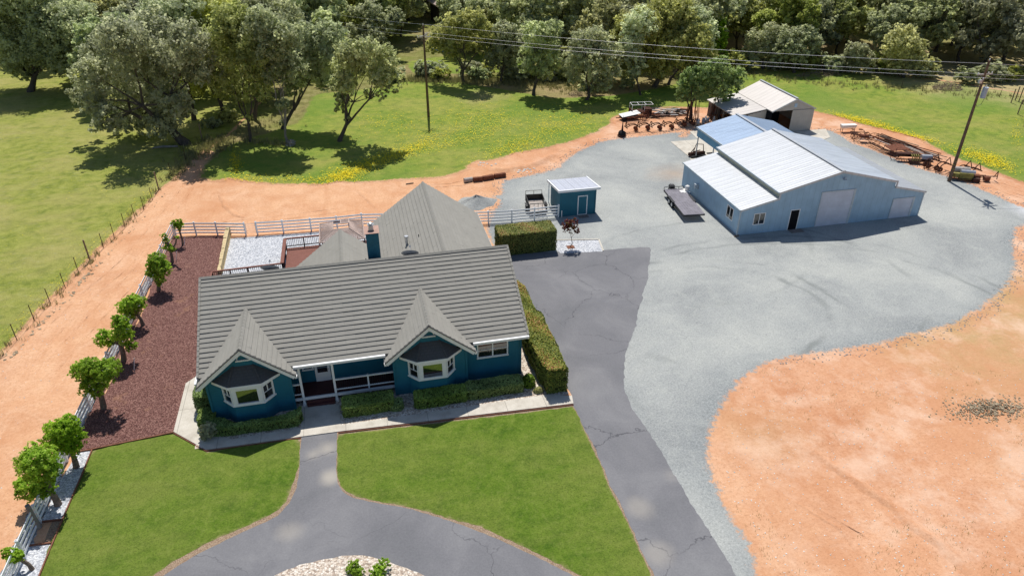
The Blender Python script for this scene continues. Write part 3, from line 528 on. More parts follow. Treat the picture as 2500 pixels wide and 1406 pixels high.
# front gables
GY=37.82
for cx in (-8.23,3.27):
    hw=2.93; pk=5.62; sl=(pk-3.2)/hw; ch=math.hypot(hw,pk-3.2); b=MB()
    yb=EY+(pk-EZ)/PM+.3    # where the gable ridge meets the main slope
    for sg in (-1,1):
        # eave line runs from front (GY) back to where the eave meets the main slope
        o=(cx+sg*hw,GY,3.2); u=(0,1,0); v=slopevec((-sg,0),sl)
        shingle(b,o,u,v,[(0,0),(.72,0),(yb-GY,ch),(0,ch)],row=ch/11,butt=.05)
        b.hexa([(cx+sg*hw,GY,3.08),(cx,GY,pk-.12),(cx,yb-.6,pk-.12),(cx+sg*hw,GY+.7,3.08),(cx+sg*hw,GY,3.23),(cx,GY,pk+.03),(cx,yb-.6,pk+.03),(cx+sg*hw,GY+.7,3.23)] if sg>0 else [(cx,GY,pk-.12),(cx+sg*hw,GY,3.08),(cx+sg*hw,GY+.7,3.08),(cx,yb-.6,pk-.12),(cx,GY,pk+.03),(cx+sg*hw,GY,3.23),(cx+sg*hw,GY+.7,3.23),(cx,yb-.6,pk+.03)])
    ridgecap(b,(cx,GY-.03,pk+.12),(cx,yb-.25,pk+.12),.3,.1)
    gr=HB(b,'gable_roof',M['roof'])
    b=MB()
    for sg in (-1,1):
        p=(cx+sg*(hw+.03),GY-.05,3.2-.02);q=(cx,GY-.05,pk+.0); d=Vector(q)-Vector(p); nn=Vector((-d.z,0,d.x)).normalized(); nn=nn if nn.z>0 else -nn
        P=[Vector(p)-nn*.24,Vector(p)+nn*.02,Vector(q)+Vector((0,0,.03)),Vector(q)-Vector((0,0,.30))]
        if sg<0: P=P[::-1]
        B=[x+Vector((0,.05,0)) for x in P]
        b.face(P);b.face(B[::-1])
        for i in range(4): b.face([P[i],B[i],B[(i+1)%4],P[(i+1)%4]])
        b.bar((cx+sg*(hw+.03),GY-.05,3.08),(cx+sg*(hw+.03),GY+.62,3.08),.14,.14)   # gutter return
    HB(b,'fascia',M['white'])
    b=MB()
    for sg in (-1,1):
        b.bar((cx+sg*(hw+.06),GY-.07,3.22),(cx,GY-.07,pk+.06),.06,.10,up=(0,1,0))
    HB(b,'rake_tile',plain('rake_edge',(.10,.10,.10),.85) if 'rake_edge' not in bpy.data.materials else bpy.data.materials['rake_edge'])
    # half-round louvre
    b=MB(); pts=[(cx-.02+.36*math.cos(R(a)),38.37,4.56+.36*math.sin(R(a))) for a in range(0,181,15)]
    b.face([(x,38.385,z) for x,y,z in pts]); lou=HB(b,'vent',M['blueboard'])
    b=MB(); b.tube(pts,.035,6); b.box(cx-.47,cx+.43,38.28,38.39,4.47,4.56); HB(b,'vent_frame',M['white'],lou,loc=None)
# house children of children share the house's origin
def bay(cx,mirror=1):
    bw=thing('bay_window',None,None); bw.parent=house
    fl,fr,sl_,sr=cx-.90,cx+.90,cx-1.52,cx+1.52; y0=38.4;y1=37.72
    b=MB(); b.prism([(fl,y1),(fr,y1),(sr,y0),(sl_,y0)],0,1.52); HB(b,'bay_wall',M['blue'],bw)
    b=MB(); b.prism([(fl-.06,y1-.06),(fr+.06,y1-.06),(sr+.1,y0),(sl_-.1,y0)],1.5,1.6); HB(b,'sill',M['white'],bw)
    b=MB(); b.prism([(fl,y1),(fr,y1),(sr,y0),(sl_,y0)],2.85,3.0)
    for (a,c,ws) in (((sl_,y0),(fl,y1),.12),((fl,y1),(fr,y1),.27),((fr,y1),(sr,y0),.12)):
        d=Vector((c[0]-a[0],c[1]-a[1],0));Ln=d.length;d.normalize()
        for e in (ws/2,Ln-ws/2):
            p=Vector((a[0],a[1],0))+d*e; b.bar((p.x,p.y,1.6),(p.x,p.y,2.86),.1,ws,up=tuple(d))
        b.bar((a[0]+d.x*ws,a[1]+d.y*ws,2.78),(c[0]-d.x*ws,c[1]-d.y*ws,2.78),.1,.14); b.bar((a[0]+d.x*ws,a[1]+d.y*ws,1.64),(c[0]-d.x*ws,c[1]-d.y*ws,1.64),.1,.08)
    HB(b,'frame',M['white'],bw)
    b=MB()
    for a,c in (((sl_,y0),(fl,y1)),((fr,y1),(sr,y0))):
        for k in (.5,): b.bar((a[0],a[1],2.2),(c[0],c[1],2.2),.07,.035)
        mx,my=(a[0]+c[0])/2,(a[1]+c[1])/2; b.bar((mx,my,2.2),(mx,my,2.75),.07,.025)
    HB(b,'muntin',M['white'],bw,sep=True)
    b=MB()
    for k_,(a,c) in enumerate((((sl_,y0),(fl,y1)),((fl,y1),(fr,y1)),((fr,y1),(sr,y0)))):
        b=MB(); b.face([(a[0],a[1]+.02,1.6),(c[0],c[1]+.02,1.6),(c[0],c[1]+.02,2.85),(a[0],a[1]+.02,2.85)]); HB(b,'glass',M['glass' if k_==1 else 'darkglass'],bw)
    b=MB(); b.face([(sl_,y0+.01,1.6),(sr,y0+.01,1.6),(sr,y0+.01,2.85),(sl_,y0+.01,2.85)]); 
    # hipped bay roof
    ol,orr,oL,oR=cx-1.0,cx+1.0,cx-2.03,cx+2.03; yf=37.55; z0=3.04; z1=4.08; tl,tr=cx-.6,cx+.6; e=.13
    b2=MB()
    def course(p0,p1,q1,q0,n=5):
        p0,p1,q0,q1=map(Vector,(p0,p1,q0,q1)); nn=(p1-p0).cross(q0-p0).normalized(); nn=nn if nn.z>0 else -nn
        for i in range(n):
            a,c=i/n,(i+1)/n; A=p0.lerp(q0,a)+nn*.02;B_=p1.lerp(q1,a)+nn*.02;C_=p1.lerp(q1,c);D=p0.lerp(q0,c); b2.face([A,B_,C_,D],[(0,a*1.3),((B_-A).length,a*1.3),((B_-A).length,c*1.3),(0,c*1.3)]); b2.face([A-nn*.02,B_-nn*.02,B_,A])
    course((ol,yf,z0+e),(orr,yf,z0+e),(tr,38.39,z1),(tl,38.39,z1)); course((oL,38.39,z0+e),(ol,yf,z0+e),(tl,38.39,z1),(tl-.01,38.39,z1)); course((orr,yf,z0+e),(oR,38.39,z0+e),(tr+.01,38.39,z1),(tr,38.39,z1))
    b2.bar((ol,yf,z0+e+.03),(tl,38.36,z1+.03),.12,.05); b2.bar((orr,yf,z0+e+.03),(tr,38.36,z1+.03),.12,.05)
    HB(b2,'bay_roof',M['roofdark'],bw)
    b=MB(); b.prism([(ol-.02,yf-.03),(orr+.02,yf-.03),(oR+.03,38.39),(oL-.03,38.39)],z0-.06,z0+e-.005); HB(b,'bay_fascia',M['white'],bw)
    return bw
bay(-8.35); bay(3.32)
# side window with mullions
def window(x0,x1,y,z0,z1,cols=2,rows=(.5,),fw=.09,wallmat=None):
    f=MB(); f.box(x0-fw,x1+fw,y-.05,y-.005,z0-fw,z0); f.box(x0-fw,x1+fw,y-.05,y-.005,z1,z1+fw)
    f.box(x0-fw,x0,y-.05,y-.005,z0,z1); f.box(x1,x1+fw,y-.05,y-.005,z0,z1)
    for k in range(1,cols): c=x0+(x1-x0)*k/cols; f.box(c-.045,c+.045,y-.05,y-.005,z0,z1)
    for r_ in rows: zz=z0+(z1-z0)*r_; f.box(x0,x1,y-.04,y-.008,zz-.02,zz+.02)
    o=HB(f,'window',M['white']); g=MB(); g.face([(x0,y-.006,z0),(x1,y-.006,z0),(x1,y-.006,z1),(x0,y-.006,z1)]); gl=HB(g,'glass',M['darkglass'],o)
    s=MB(); s.box(x0-fw-.03,x1+fw+.03,y-.09,y-.05,z0-fw-.02,z0-.02); HB(s,'sill',M['white'],o); return o
window(6.58,8.56,38.85,1.93,2.95,2,(.55,)); window(-5.05,-4.5,40.4,1.75,2.6,1,())
# porch
b=MB(); b.box(-5.73,.83,38.82,40.39,.48,FL); HB(b,'porch_floor',M['deckfloor'])
b=MB(); b.box(-5.74,.84,38.72,38.82,.44,FL+.015); b.box(-.9,-.78,38.74,38.84,0,.44); HB(b,'porch_skirt',M['white'])
b=MB(); b.box(-5.0,-3.2,38.42,38.71,0,.22); b.box(-5.0,-3.2,38.57,38.71,.22,.42); HB(b,'porch_step',M['deckfloor'],sep=True)
for x in (-5.17,-3.08): 
    b=MB(); b.box(x-.07,x+.07,38.66,38.8,0,3.3); b.box(x-.1,x+.1,38.63,38.83,0,.25); HB(b,'porch_post',M['white'])
b=MB(); b.box(-5.73,.83,38.66,38.82,3.22,3.38); HB(b,'porch_beam',M['white'])
for x0,x1 in ((-5.72,-5.24),(-3.01,-.9),(-.9,.84)):
    b=MB(); b.box(x0,x1,38.71,38.83,1.72,1.80); b.box(x0,x1,38.73,38.81,.92,.98)
    n=max(3,int((x1-x0)/.14))
    rl=HB(b,'porch_rail',M['white'],sep=True); b=MB()
    for i in range(1,n): x=x0+(x1-x0)*i/n; b.box(x-.012,x+.012,38.755,38.785,.98,1.72)
    HB(b,'baluster',M['black'],rl)
b=MB(); b.box(-.95,-.85,38.70,38.84,FL,1.84); HB(b,'porch_post',M['white'])
b=MB(); b.box(-4.35,-3.35,40.33,40.39,FL,2.75); d=HB(b,'door',M['white']); b=MB(); b.box(-4.18,-3.52,40.31,40.325,1.35,2.6); HB(b,'glass',M['glass'],d); b=MB(); b.box(-3.45,-3.41,40.27,40.325,1.5,1.62); HB(b,'handle',M['galv'],d)
# rear wing roof
WX=5.5; WE=.76; WR=10.24; WZ=3.1; WP=6.55; wh=(WR-WE)/2; ws=(WP-WZ)/wh; ch=math.hypot(wh,WP-WZ); WB=59.15
b=MB()
for sg in (-1,1):
    ymeet=RY+(RZ-WZ)/PM; ytop=RY+(RZ-WP)/PM-.4
    o=(WX+sg*wh,WB,WZ); shingle(b,o,(0,-1,0),slopevec((-sg,0),ws),[(0,0),(WB-ymeet+.2,0),(WB-ytop,ch),(0,ch)],row=ch/16,butt=.05)
    A=[(WX+sg*wh,WB,WZ-.12),(WX,WB,WP-.12),(WX,ytop+.5,WP-.12),(WX+sg*wh,ymeet-.1,WZ-.12)]; A2=[(x,y,z+.15) for x,y,z in A]
    b.hexa(A+A2)
ridgecap(b,(WX,WB+.02,WP+.11),(WX,ytop+.3,WP+.11),.3,.1)
HB(b,'rear_wing_roof',M['roof'])
b=MB(); b.box(WR-.02,WR+.1,51.8,WB,WZ-.16,WZ-.02); b.box(WE-.1,WE+.02,53,WB,WZ-.16,WZ-.02)
for sg in (-1,1): b.bar((WX+sg*wh,WB+.03,WZ-.05),(WX,WB+.03,WP-.05),.04,.2,up=(0,1,0))
HB(b,'gutter',M['white'],sep=True)
# small rear gable over the deck side
SX=-1.93; SP=5.55; sl2=.775; SB=53.2; b=MB()
for sg,hw_ in ((-1,4.05),(1,3.1)):
    ze=SP-sl2*hw_; c2=math.hypot(hw_,SP-ze); ym=RY+(RZ-ze)/PM; yt=RY+(RZ-SP)/PM-.4
    if ym>SB: ym=SB-.3
    shingle(b,(SX+sg*hw_,SB,ze),(0,-1,0),slopevec((-sg,0),sl2),[(0,0),(SB-ym+.3,0),(SB-yt,c2),(0,c2)],row=.36,butt=.05)
    A=[(SX+sg*hw_,SB,ze-.12),(SX,SB,SP-.12),(SX,yt+.5,SP-.12),(SX+sg*hw_,ym,ze-.12)]; b.hexa(A+[(x,y,z+.15) for x,y,z in A])
ridgecap(b,(SX,SB+.02,SP+.11),(SX,47.2,SP+.11),.3,.1); HB(b,'rear_gable_roof',M['roof'])
b=MB(); b.face([(-5.4,52.7,2.9),(1.2,52.7,2.9),(1.2,52.7,3.1),(SX,52.7,5.3),(-5.4,52.7,2.6)]); b.prism([(-5.3,51.11),(1.24,51.11),(1.24,52.68),(-5.3,52.68)],0,2.7); HB(b,'rear_wall',M['blue'])
# chimney
b=MB(); b.box(.03,.93,46.1,47.3,5.4,8.42); ch_=HB(b,'chimney',plain('shade_darkened_chimney_teal',(.012,.105,.165),.6)); b=MB(); b.box(-.05,1.0,46.12,47.4,8.42,8.46); HB(b,'chimney_cap',plain('pinkish_cap',(.42,.27,.22),.8),ch_)  # chimney teal darkened below the wall colour, its shade is painted in
b=MB(); b.tube([(.45,46.75,8.5),(.45,46.75,8.78)],[.19,.15],14); b.tube([(.45,46.75,8.78),(.45,46.75,8.86),(.45,46.75,8.9)],[.14,.24,.22],14); b.tube([(.45,46.75,8.9),(.45,46.75,9.0),(.45,46.75,9.06)],[.17,.15,.03],14); HB(b,'flue_cap',M['galv'],ch_,smooth=True)
# pipes through the roof
b=MB(); b.tube([(3.15,50.9,4.7),(3.15,50.9,5.5)],.1,12); b.tube([(3.15,50.9,5.5),(3.15,50.9,5.62)],.15,12); HB(b,'vent_pipe',M['galv'])
for x,y,z in ((4.1,50.6,5.45),(-.15,47.6,5.4),(8.0,46.8,5.4)):
    b=MB(); b.tube([(x,y,z-.3),(x,y,z+.35)],.035,8); HB(b,'vent_pipe',M['dark'])
# round dishes behind the ridge
for x in (-6.7,3.0):
    b=MB(); c=Vector((x,45.8,6.72)); nn=Vector((.1,.75,.66)).normalized(); u=nn.cross(Vector((1,0,0))).normalized(); w=nn.cross(u)
    prev=None
    for k,(r_,h_) in enumerate(((.02,-.14),(.25,-.1),(.45,-.02),(.58,.05))):
        ring_=[c+nn*h_+(u*math.cos(a*math.pi/12)+w*math.sin(a*math.pi/12)*1.1)*r_ for a in range(24)]
        if prev:
            for a in range(24): b.face([prev[a],prev[(a+1)%24],ring_[(a+1)%24],ring_[a]])
        prev=ring_
    b.tube([c-nn*.14,c-nn*.3-Vector((0,0,.5))],.03,8); b.tube([c-u*.5,c+nn*.5-u*.2],.015,6); b.disc(c+nn*.5-u*.2,nn,.06,.12,10); HB(b,'satellite_dish',M['dish'],smooth=False)
b=MB(); b.tube([(9.55,38.78,.1),(9.55,38.78,3.05)],.04,8); HB(b,'downspout',M['blueboard'])
# ---------------- deck, pavilion, retaining wall ----------------
dk=thing('back_deck','red brown timber deck with dark railings behind the house','deck',(-4,56,0))
def DB(b,name,m,parent=None): b.v=[(x+4,y-56,z) for x,y,z in b.v]; return b.build(name,m,parent or dk)
b=MB()
for i in range(42):
    y=51.2+i*.24; 
    if y<55.9: b.box(-12.6,1.2,y,y+.23,.5,.56)
    elif y<61: b.box(-7.1,.9,y,y+.23,.5,.56)
b.box(-12.6,1.2,51.2,55.95,.3,.5); b.box(-7.05,.9,55.95,60.95,.3,.5); DB(b,'deck_boards',M['redwood'])
def railing(p,q,zf=.5,zt=1.5,wide=.15,nm='railing'):
    p=Vector((*p,0));q=Vector((*q,0)); L=(q-p).length; d=(q-p)/L; b=MB(); b.bar((p.x,p.y,zt),(q.x,q.y,zt),wide,.05); r=DB(b,nm,M['redwood'])
    b=MB(); b.bar((p.x,p.y,zt-.78),(q.x,q.y,zt-.78),.05,.08); b.bar((p.x,p.y,zt-.06),(q.x,q.y,zt-.06),.05,.07); n=int(L/.16)
    for i in range(n+1): c=p+d*(L*i/n); b.bar((c.x,c.y,zt-.8),(c.x,c.y,zt-.05),.03)
    n=max(1,round(L/1.6))
    for i in range(n+1): c=p+d*(L*i/n); b.bar((c.x,c.y,0),(c.x,c.y,zt-.03),.1)
    DB(b,'baluster',plain('dark_baluster',(.045,.028,.035),.7) if 'dark_baluster' not in bpy.data.materials else bpy.data.materials['dark_baluster'],r)
railing((-7.15,61.1),(.9,61.1)); railing((-7.2,56.4),(-7.15,61.1),wide=.3); railing((-12.85,56.2),(-7.2,56.4)); railing((-12.85,51.6),(-12.85,56.2))
b=MB(); b.bar((-5.4,55.2,.56),(-5.4,55.2,1.3),.05); b.disc((-5.4,55.2,1.3),(0,0,1),.5,.04); 
tag(b.build('patio_table',M['rustd']),'small round dark table on the red brown deck','table')
pv=thing('lattice_pavilion','open pavilion of weathered wooden lattice panels above the deck rail','pavilion',(-2,59.6,0))
def lattice(b,p0,p1,p2,p3,sp=.14,w=.045):
    p0,p1,p2,p3=map(Vector,(p0,p1,p2,p3)); nU=int(max((p1-p0).length,(p2-p3).length)/sp); nV=max(2,int((p3-p0).length/sp)); n=(p1-p0).cross(p3-p0).normalized()
    def pt(u,v): return p0.lerp(p1,u).lerp(p3.lerp(p2,u),v)
    N=nU+nV
    for s in (1,-1):
        for k in range(N+1):
            # diagonal lines u*nU - s*v*nV = const
            pts=[]
            for v in (0,1):
                pass
            c=k-nV if s>0 else k
            # u = (c + s*v*nV)/nU ; find v range with u in 0..1
            vs=[v for v in ((0-c)/(s*nV),(nU-c)/(s*nV))]; a,bb=max(0,min(vs)),min(1,max(vs))
            if bb-a<.02: continue
            A=pt((c+s*a*nV)/nU,a)+n*.012*s;B_=pt((c+s*bb*nV)/nU,bb)+n*.012*s; b.bar(A,B_,w,.012,up=tuple(n))
    for a,c in ((p0,p1),(p1,p2),(p2,p3),(p3,p0)): b.bar(a,c,.09,.05,up=tuple(n))
ox0,ox1,oy0,oy1,oz=-3.95,-.08,57.75,61.55,2.4; ix0,ix1,iy0,iy1,iz=-2.72,-1.31,59.0,60.6,2.95
def VB(b,name): b.v=[(x+2,y-59.6,z) for x,y,z in b.v]; return b.build(name,M['lattice'],pv)
for q in (((ox0,oy0,oz),(ox1,oy0,oz),(ix1,iy0,iz),(ix0,iy0,iz)),((ox1,oy0,oz),(ox1,oy1,oz),(ix1,iy1,iz),(ix1,iy0,iz)),((ox1,oy1,oz),(ox0,oy1,oz),(ix0,iy1,iz),(ix1,iy1,iz)),((ox0,oy1,oz),(ox0,oy0,oz),(ix0,iy0,iz),(ix0,iy1,iz))):
    b=MB(); lattice(b,*q); VB(b,'lattice_panel')
b=MB(); lattice(b,(-2.0,59.3,3.3),(-1.3,59.3,3.3),(-1.3,60.2,3.3),(-2.0,60.2,3.3)); VB(b,'lattice_panel')
for x,y in ((ox0,oy0),(ox1,oy0),(ox0,oy1),(ox1,oy1)):
    b=MB(); b.bar((x,y,0),(x,y,oz),.12); VB(b,'post')
bw=thing('block_wall','low tan block retaining wall between red mulch and white stones','retaining wall',(-12.6,62,0))
k=0
P0=Vector((*G(559,573),0)); P1=Vector((*G(537,668),0)); 
n=24
for i in range(n):
    c=P0.lerp(P1,(i+.5)/n); hgt=.75-.28*(i/n); b=MB(); j=rnd.uniform(-.03,.03)
    b.box(c.x-.17+j,c.x+.17+j,c.y-.2,c.y+.19,0,hgt-(i//6)*.05); b.v=[(x+12.6,y-62,z) for x,y,z in b.v]; b.build('wall_block',M['block'],bw)
b=MB(); x=.22
A=P0+Vector((x,0,0));B_=P1+Vector((x,0,0)); lattice(b,(A.x,A.y,.05),(B_.x,B_.y,.05),(B_.x,B_.y,.75),(A.x,A.y,.85),.2,.03); b.v=[(x+12.6,y-62,z) for x,y,z in b.v]; b.build('lattice_panel',M['block'],bw)
# ---------------- metal barns ----------------
def sub(ox,oy):
    def f(b,name,m,parent,**k):
        b.v=[(x-ox,y-oy,z) for x,y,z in b.v]; return b.build(name,m,parent,**k)
    return f
BX0,BX1,BF,BB=34.92,55.0,55.15,67.75; CX=45.02; UL,UR=38.72,51.3; EZ2=2.62; TZ=3.52; UZ=4.08; PZ=5.62
barn=thing('metal_barn','large pale blue metal barn with white raised roof and roll-up doors','barn',(45,61,0)); K=sub(45,61)
b=MB()
front=[(BX0,0),(BX1,0),(BX1,EZ2),(UR,TZ),(UR,UZ),(CX,PZ),(UL,UZ),(UL,TZ),(BX0,EZ2)]
for y,fl in ((BF,1),(BB,0)):
    p=[(x,y,z) for x,z in front]; 
    b.face([(BX0,y,0),(UL,y,0),(UL,y,TZ),(BX0,y,EZ2)]); b.face([(UR,y,0),(BX1,y,0),(BX1,y,EZ2),(UR,y,TZ)]); b.face([(UL,y,0),(UR,y,0),(UR,y,UZ),(CX,y,PZ),(UL,y,UZ)])
for x,z in ((BX0,EZ2),(BX1,EZ2)): b.face([(x,BF,0),(x,BB,0),(x,BB,z),(x,BF,z)])
K(b,'wall',M['barnwall'],barn)
cm=plain('cream_metal',(.52,.53,.40),.5)
for x in (UL,UR):
    b=MB(); b.face([(x,BF,TZ-.02),(x,BB,TZ-.02),(x,BB,UZ),(x,BF,UZ)]); K(b,'clerestory_wall',cm,barn)
def roofpanel(name,x0,z0,x1,z1,mat,parent,KK,y0,y1,ov=.0,pitch=.4):
    """x0,z0 low eave -> x1,z1 high edge, ribs run up the slope"""
    b=MB(); v=Vector((x1-x0,0,z1-z0)); L=v.length; v.normalize(); u=Vector((0,1,0)); n=u.cross(v); n=n if n.z>0 else -n
    corr(b,(x0,y0,z0+.05),u,v,n,y1-y0,L,pitch)
    A=[(x0,y0,z0-.05),(x1,y0,z1-.05),(x1,y1,z1-.05),(x0,y1,z0-.05)]; b.hexa(A+[(x,y,z+.094) for x,y,z in A]); return KK(b,name,mat,parent)
y0,y1=BF-.10,BB+.1
roofpanel('roof',UL-.12,UZ,CX,PZ+.0,M['mroof'],barn,K,y0,y1); roofpanel('roof',UR+.12,UZ,CX,PZ+.0,metalroof('right_slope_shading_roof',(.68,.73,.80),.2,.33),barn,K,y0,y1)  # one roof, two colours: light falling differently on each slope is painted in
roofpanel('side_roof',BX0-.1,EZ2+.02,UL,TZ,M['mroof'],barn,K,y0,y1); roofpanel('side_roof',BX1+.1,EZ2+.02,UR,TZ,M['mroof'],barn,K,y0,y1)
b=MB(); b.bar((CX,y0-.01,PZ+.12),(CX,y1,PZ+.12),.35,.06)
for sg,xe in ((-1,UL-.12),(1,UR+.12)): b.bar((xe,y0-.03,UZ-.02),(CX,y0-.03,PZ+.02),.05,.2,up=(0,1,0)) if 0 else b.hexa([(xe,y0-.05,UZ-.14),(CX,y0-.05,PZ-.1),(CX,y0-.005,PZ-.1),(xe,y0-.005,UZ-.14),(xe,y0-.05,UZ+.08),(CX,y0-.05,PZ+.13),(CX,y0-.005,PZ+.13),(xe,y0-.005,UZ+.08)])
for xe,xi in ((BX0-.1,UL),(BX1+.1,UR)): b.hexa([(xe,y0-.05,EZ2-.1),(xi,y0-.05,TZ-.12),(xi,y0-.005,TZ-.12),(xe,y0-.005,EZ2-.1),(xe,y0-.05,EZ2+.1),(xi,y0-.05,TZ+.08),(xi,y0-.005,TZ+.08),(xe,y0-.005,EZ2+.1)])
for x in (UL-.06,UR+.06): b.box(x-.08,x+.08,y0-.06,y0-.006,TZ-.1,UZ+.05)
K(b,'roof_trim',M['mroof'],barn)
b=MB(); b.box(BX0-.2,BX0-.1,y0,y1,EZ2-.03,EZ2+.09); b.box(UL-.24,UL-.13,y0,y1,UZ-.05,UZ+.07); K(b,'gutter',M['trimblue'],barn,sep=True)
b=MB()
for x in (BX0,BX1): b.box(x-.06,x+.06,BF-.03,BF+.08,0,EZ2-.1)
b.tube([(BX0-.1,BF-.06,EZ2-.05),(BX0-.1,BF-.06,.1)],.05,8); K(b,'corner_trim',M['trimblue'],barn,sep=True)
def rollup(x0,x1,z1,inset,door,jr=.35):
    b=MB(); b.box(x0,x1,BF-.025,BF-.006,.02,z1); d=K(b,'roll_up_door',M['rollup'],barn)
    b=MB(); b.box(x0-.09,x0,BF-.06,BF-.004,0,z1+.1); b.box(x1,x1+.22,BF-.06,BF-.004,0,z1+.1); b.box(x0,x1,BF-.06,BF-.004,z1,z1+.1); K(b,'door_frame',M['trimblue'],d)
    b=MB(); b.box(x0,x1,BF-.07,BF-.028,0,.05); K(b,'bottom_rail',M['galv'],d)
rollup(43.3,46.75,3.62,0,0); rollup(51.62,53.85,2.1,0,0)
b=MB(); b.box(40.3,41.2,BF-.02,BF-.006,0,2.08); d=K(b,'dark_interior_panel',M['dark'],barn); b=MB(); b.box(40.22,40.3,BF-.05,BF-.004,0,2.16); b.box(41.2,41.28,BF-.05,BF-.004,0,2.16); b.box(40.3,41.2,BF-.05,BF-.004,2.08,2.16); K(b,'door_frame',M['white'],d)  # doorway is a black panel on the wall, painted as the unlit inside
def bwin(x0,x1,z0,z1):
    f=MB(); w=.07
    for q in ((x0-w,x1+w,z0-w,z0),(x0-w,x1+w,z1,z1+w),(x0-w,x0,z0,z1),(x1,x1+w,z0,z1),((x0+x1)/2-.03,(x0+x1)/2+.03,z0,z1)): f.box(q[0],q[1],BF-.05,BF-.004,q[2],q[3])
    o=K(f,'window',M['white'],barn); g=MB(); g.face([(x0,BF-.006,z0),(x1,BF-.006,z0),(x1,BF-.006,z1),(x0,BF-.006,z1)]); K(g,'glass',M['darkglass'],o)
bwin(36.43,37.52,1.02,2.1)
f=MB(); w=.07; X=BX0
for q in ((56.36,57.66,1.0-w,1.0),(56.36,57.66,2.15,2.15+w),(56.36,56.43,1.0,2.15),(57.59,57.66,1.0,2.15),(56.98,57.04,1.0,2.15)): f.box(X-.05,X-.004,q[0],q[1],q[2],q[3])
o=K(f,'window',M['white'],barn); g=MB(); g.face([(X-.006,56.43,1.0),(X-.006,57.59,1.0),(X-.006,57.59,2.15),(X-.006,56.43,2.15)]); K(g,'glass',M['darkglass'],o)
b=MB(); b.tube([(45.2,BF-.02,5.0),(45.2,BF-.25,5.12)],.03,8); b.tube([(45.2,BF-.25,5.12),(45.2,BF-.25,4.98),(45.2,BF-.25,4.92)],[.05,.1,.2],12); K(b,'barn_light',M['galv'],barn)
b=MB(); b.box(BX0-.35,BX0-.02,63.9,64.3,1.2,1.7) ; K(b,'meter_box',M['trimblue'],barn)
mt=MB(); a=G(1925,559);c=G(1955,569); mt.box(40.3,41.7,54.35,55.05,.016,.04); tag(mt.build('door_mat',M['mat']),'flat grey brown mat before the dark barn doorway','mat')
st=MB(); 
for i in range(3): st.box(34.5+.1*i,34.9+.1*i,54.8+.12*i,54.95+.12*i,.02,.08)
tag(st.build('wood_blocks',M['wood']),'small wood blocks on gravel at the barn\'s near left corner','wood blocks')
# open carport behind
cp=thing('carport','open metal carport with sky-tinted roof joined behind the pale blue barn','carport',(45,72,0)); K=sub(45,72)
roofpanel('roof',40.1,3.66,45.1,4.86,M['mroofb'],cp,K,67.86,75.85); roofpanel('roof',50.2,3.66,45.1,4.86,M['mroofb'],cp,K,67.86,75.85)
b=MB(); b.bar((45.1,67.9,4.97),(45.1,75.9,4.97),.35,.06); K(b,'ridge_cap',M['mroof'],cp)
b=MB(); b.box(40.2,40.26,67.9,75.8,2.62,3.6); b.box(50.04,50.1,67.9,75.8,0,3.6); b.face([(40.2,75.8,2.62),(50.1,75.8,2.62),(50.1,75.8,3.6),(45.1,75.8,4.8),(40.2,75.8,3.6)]); K(b,'wall',M['barnwall2'],cp)
b=MB(); b.box(40.05,40.12,67.88,75.9,3.55,3.74); K(b,'gutter',M['trimblue'],cp)
for y in (75.4,71.4):
    b=MB(); b.box(40.17,40.27,y-.06,y+.06,0,2.62); K(b,'post',M['galv'],cp)
for x in (43.4,46.7,50.05):
    b=MB(); b.box(x-.06,x+.06,75.6,75.72,0,3.6); K(b,'post',M['galv'],cp)
# beige barn
bb=thing('beige_barn','beige metal barn with open doorway and low side roof behind the carport','barn',(56,86,0)); K=sub(56,86)
FY,FB=81.5,90.6; x0,x1,px_,pz=53.5,59.7,56.75,4.42
b=MB(); b.face([(x0,FY,2.95),(px_,FY,4.35),(x1,FY,2.95)]); b.face([(56.5,FY,0),(x1,FY,0),(x1,FY,2.96),(56.5,FY,2.96)]); b.face([(x1,FY,0),(x1,FB,0),(x1,FB,2.9),(x1,FY,2.9)]); b.face([(49.2,FB,0),(x1,FB,0),(x1,FB,2.9),(px_,FB,4.3),(x0,FB,2.8),(49.2,FB,2.1)]); b.face([(50.9,FY+1.3,0),(53.5,FY+1.3,0),(53.5,FY+1.3,2.75),(50.9,FY+1.3,2.3)]); K(b,'wall',M['beigewall'],bb)
b=MB(); b.face([(53.6,FY+3,0),(56.6,FY+3,0),(56.6,FY+3,3),(53.6,FY+3,3)]); b.face([(53.55,FY,0),(53.55,FY+3,0),(53.55,FY+3,2.9),(53.55,FY,2.9)]); K(b,'dark_interior_panel',M['dark'],bb)  # black sheets set inside the doorway stand in for the barn's interior shade
b=MB(); b.box(56.45,59.3,FY-.08,FY-.03,.05,2.92); K(b,'sliding_door',M['beigewall'],bb)
roofpanel('roof',x0-.1,2.95,px_,pz,M['mroofg'],bb,K,FY-.15,FB+.1,pitch=.25); roofpanel('roof',x1+.12,2.95,px_,pz,M['mroofg'],bb,K,FY-.15,FB+.1,pitch=.25); roofpanel('side_roof',48.9,2.2,x0-.05,2.9,M['mroofg'],bb,K,FY+1.2,FB+.1,pitch=.25)
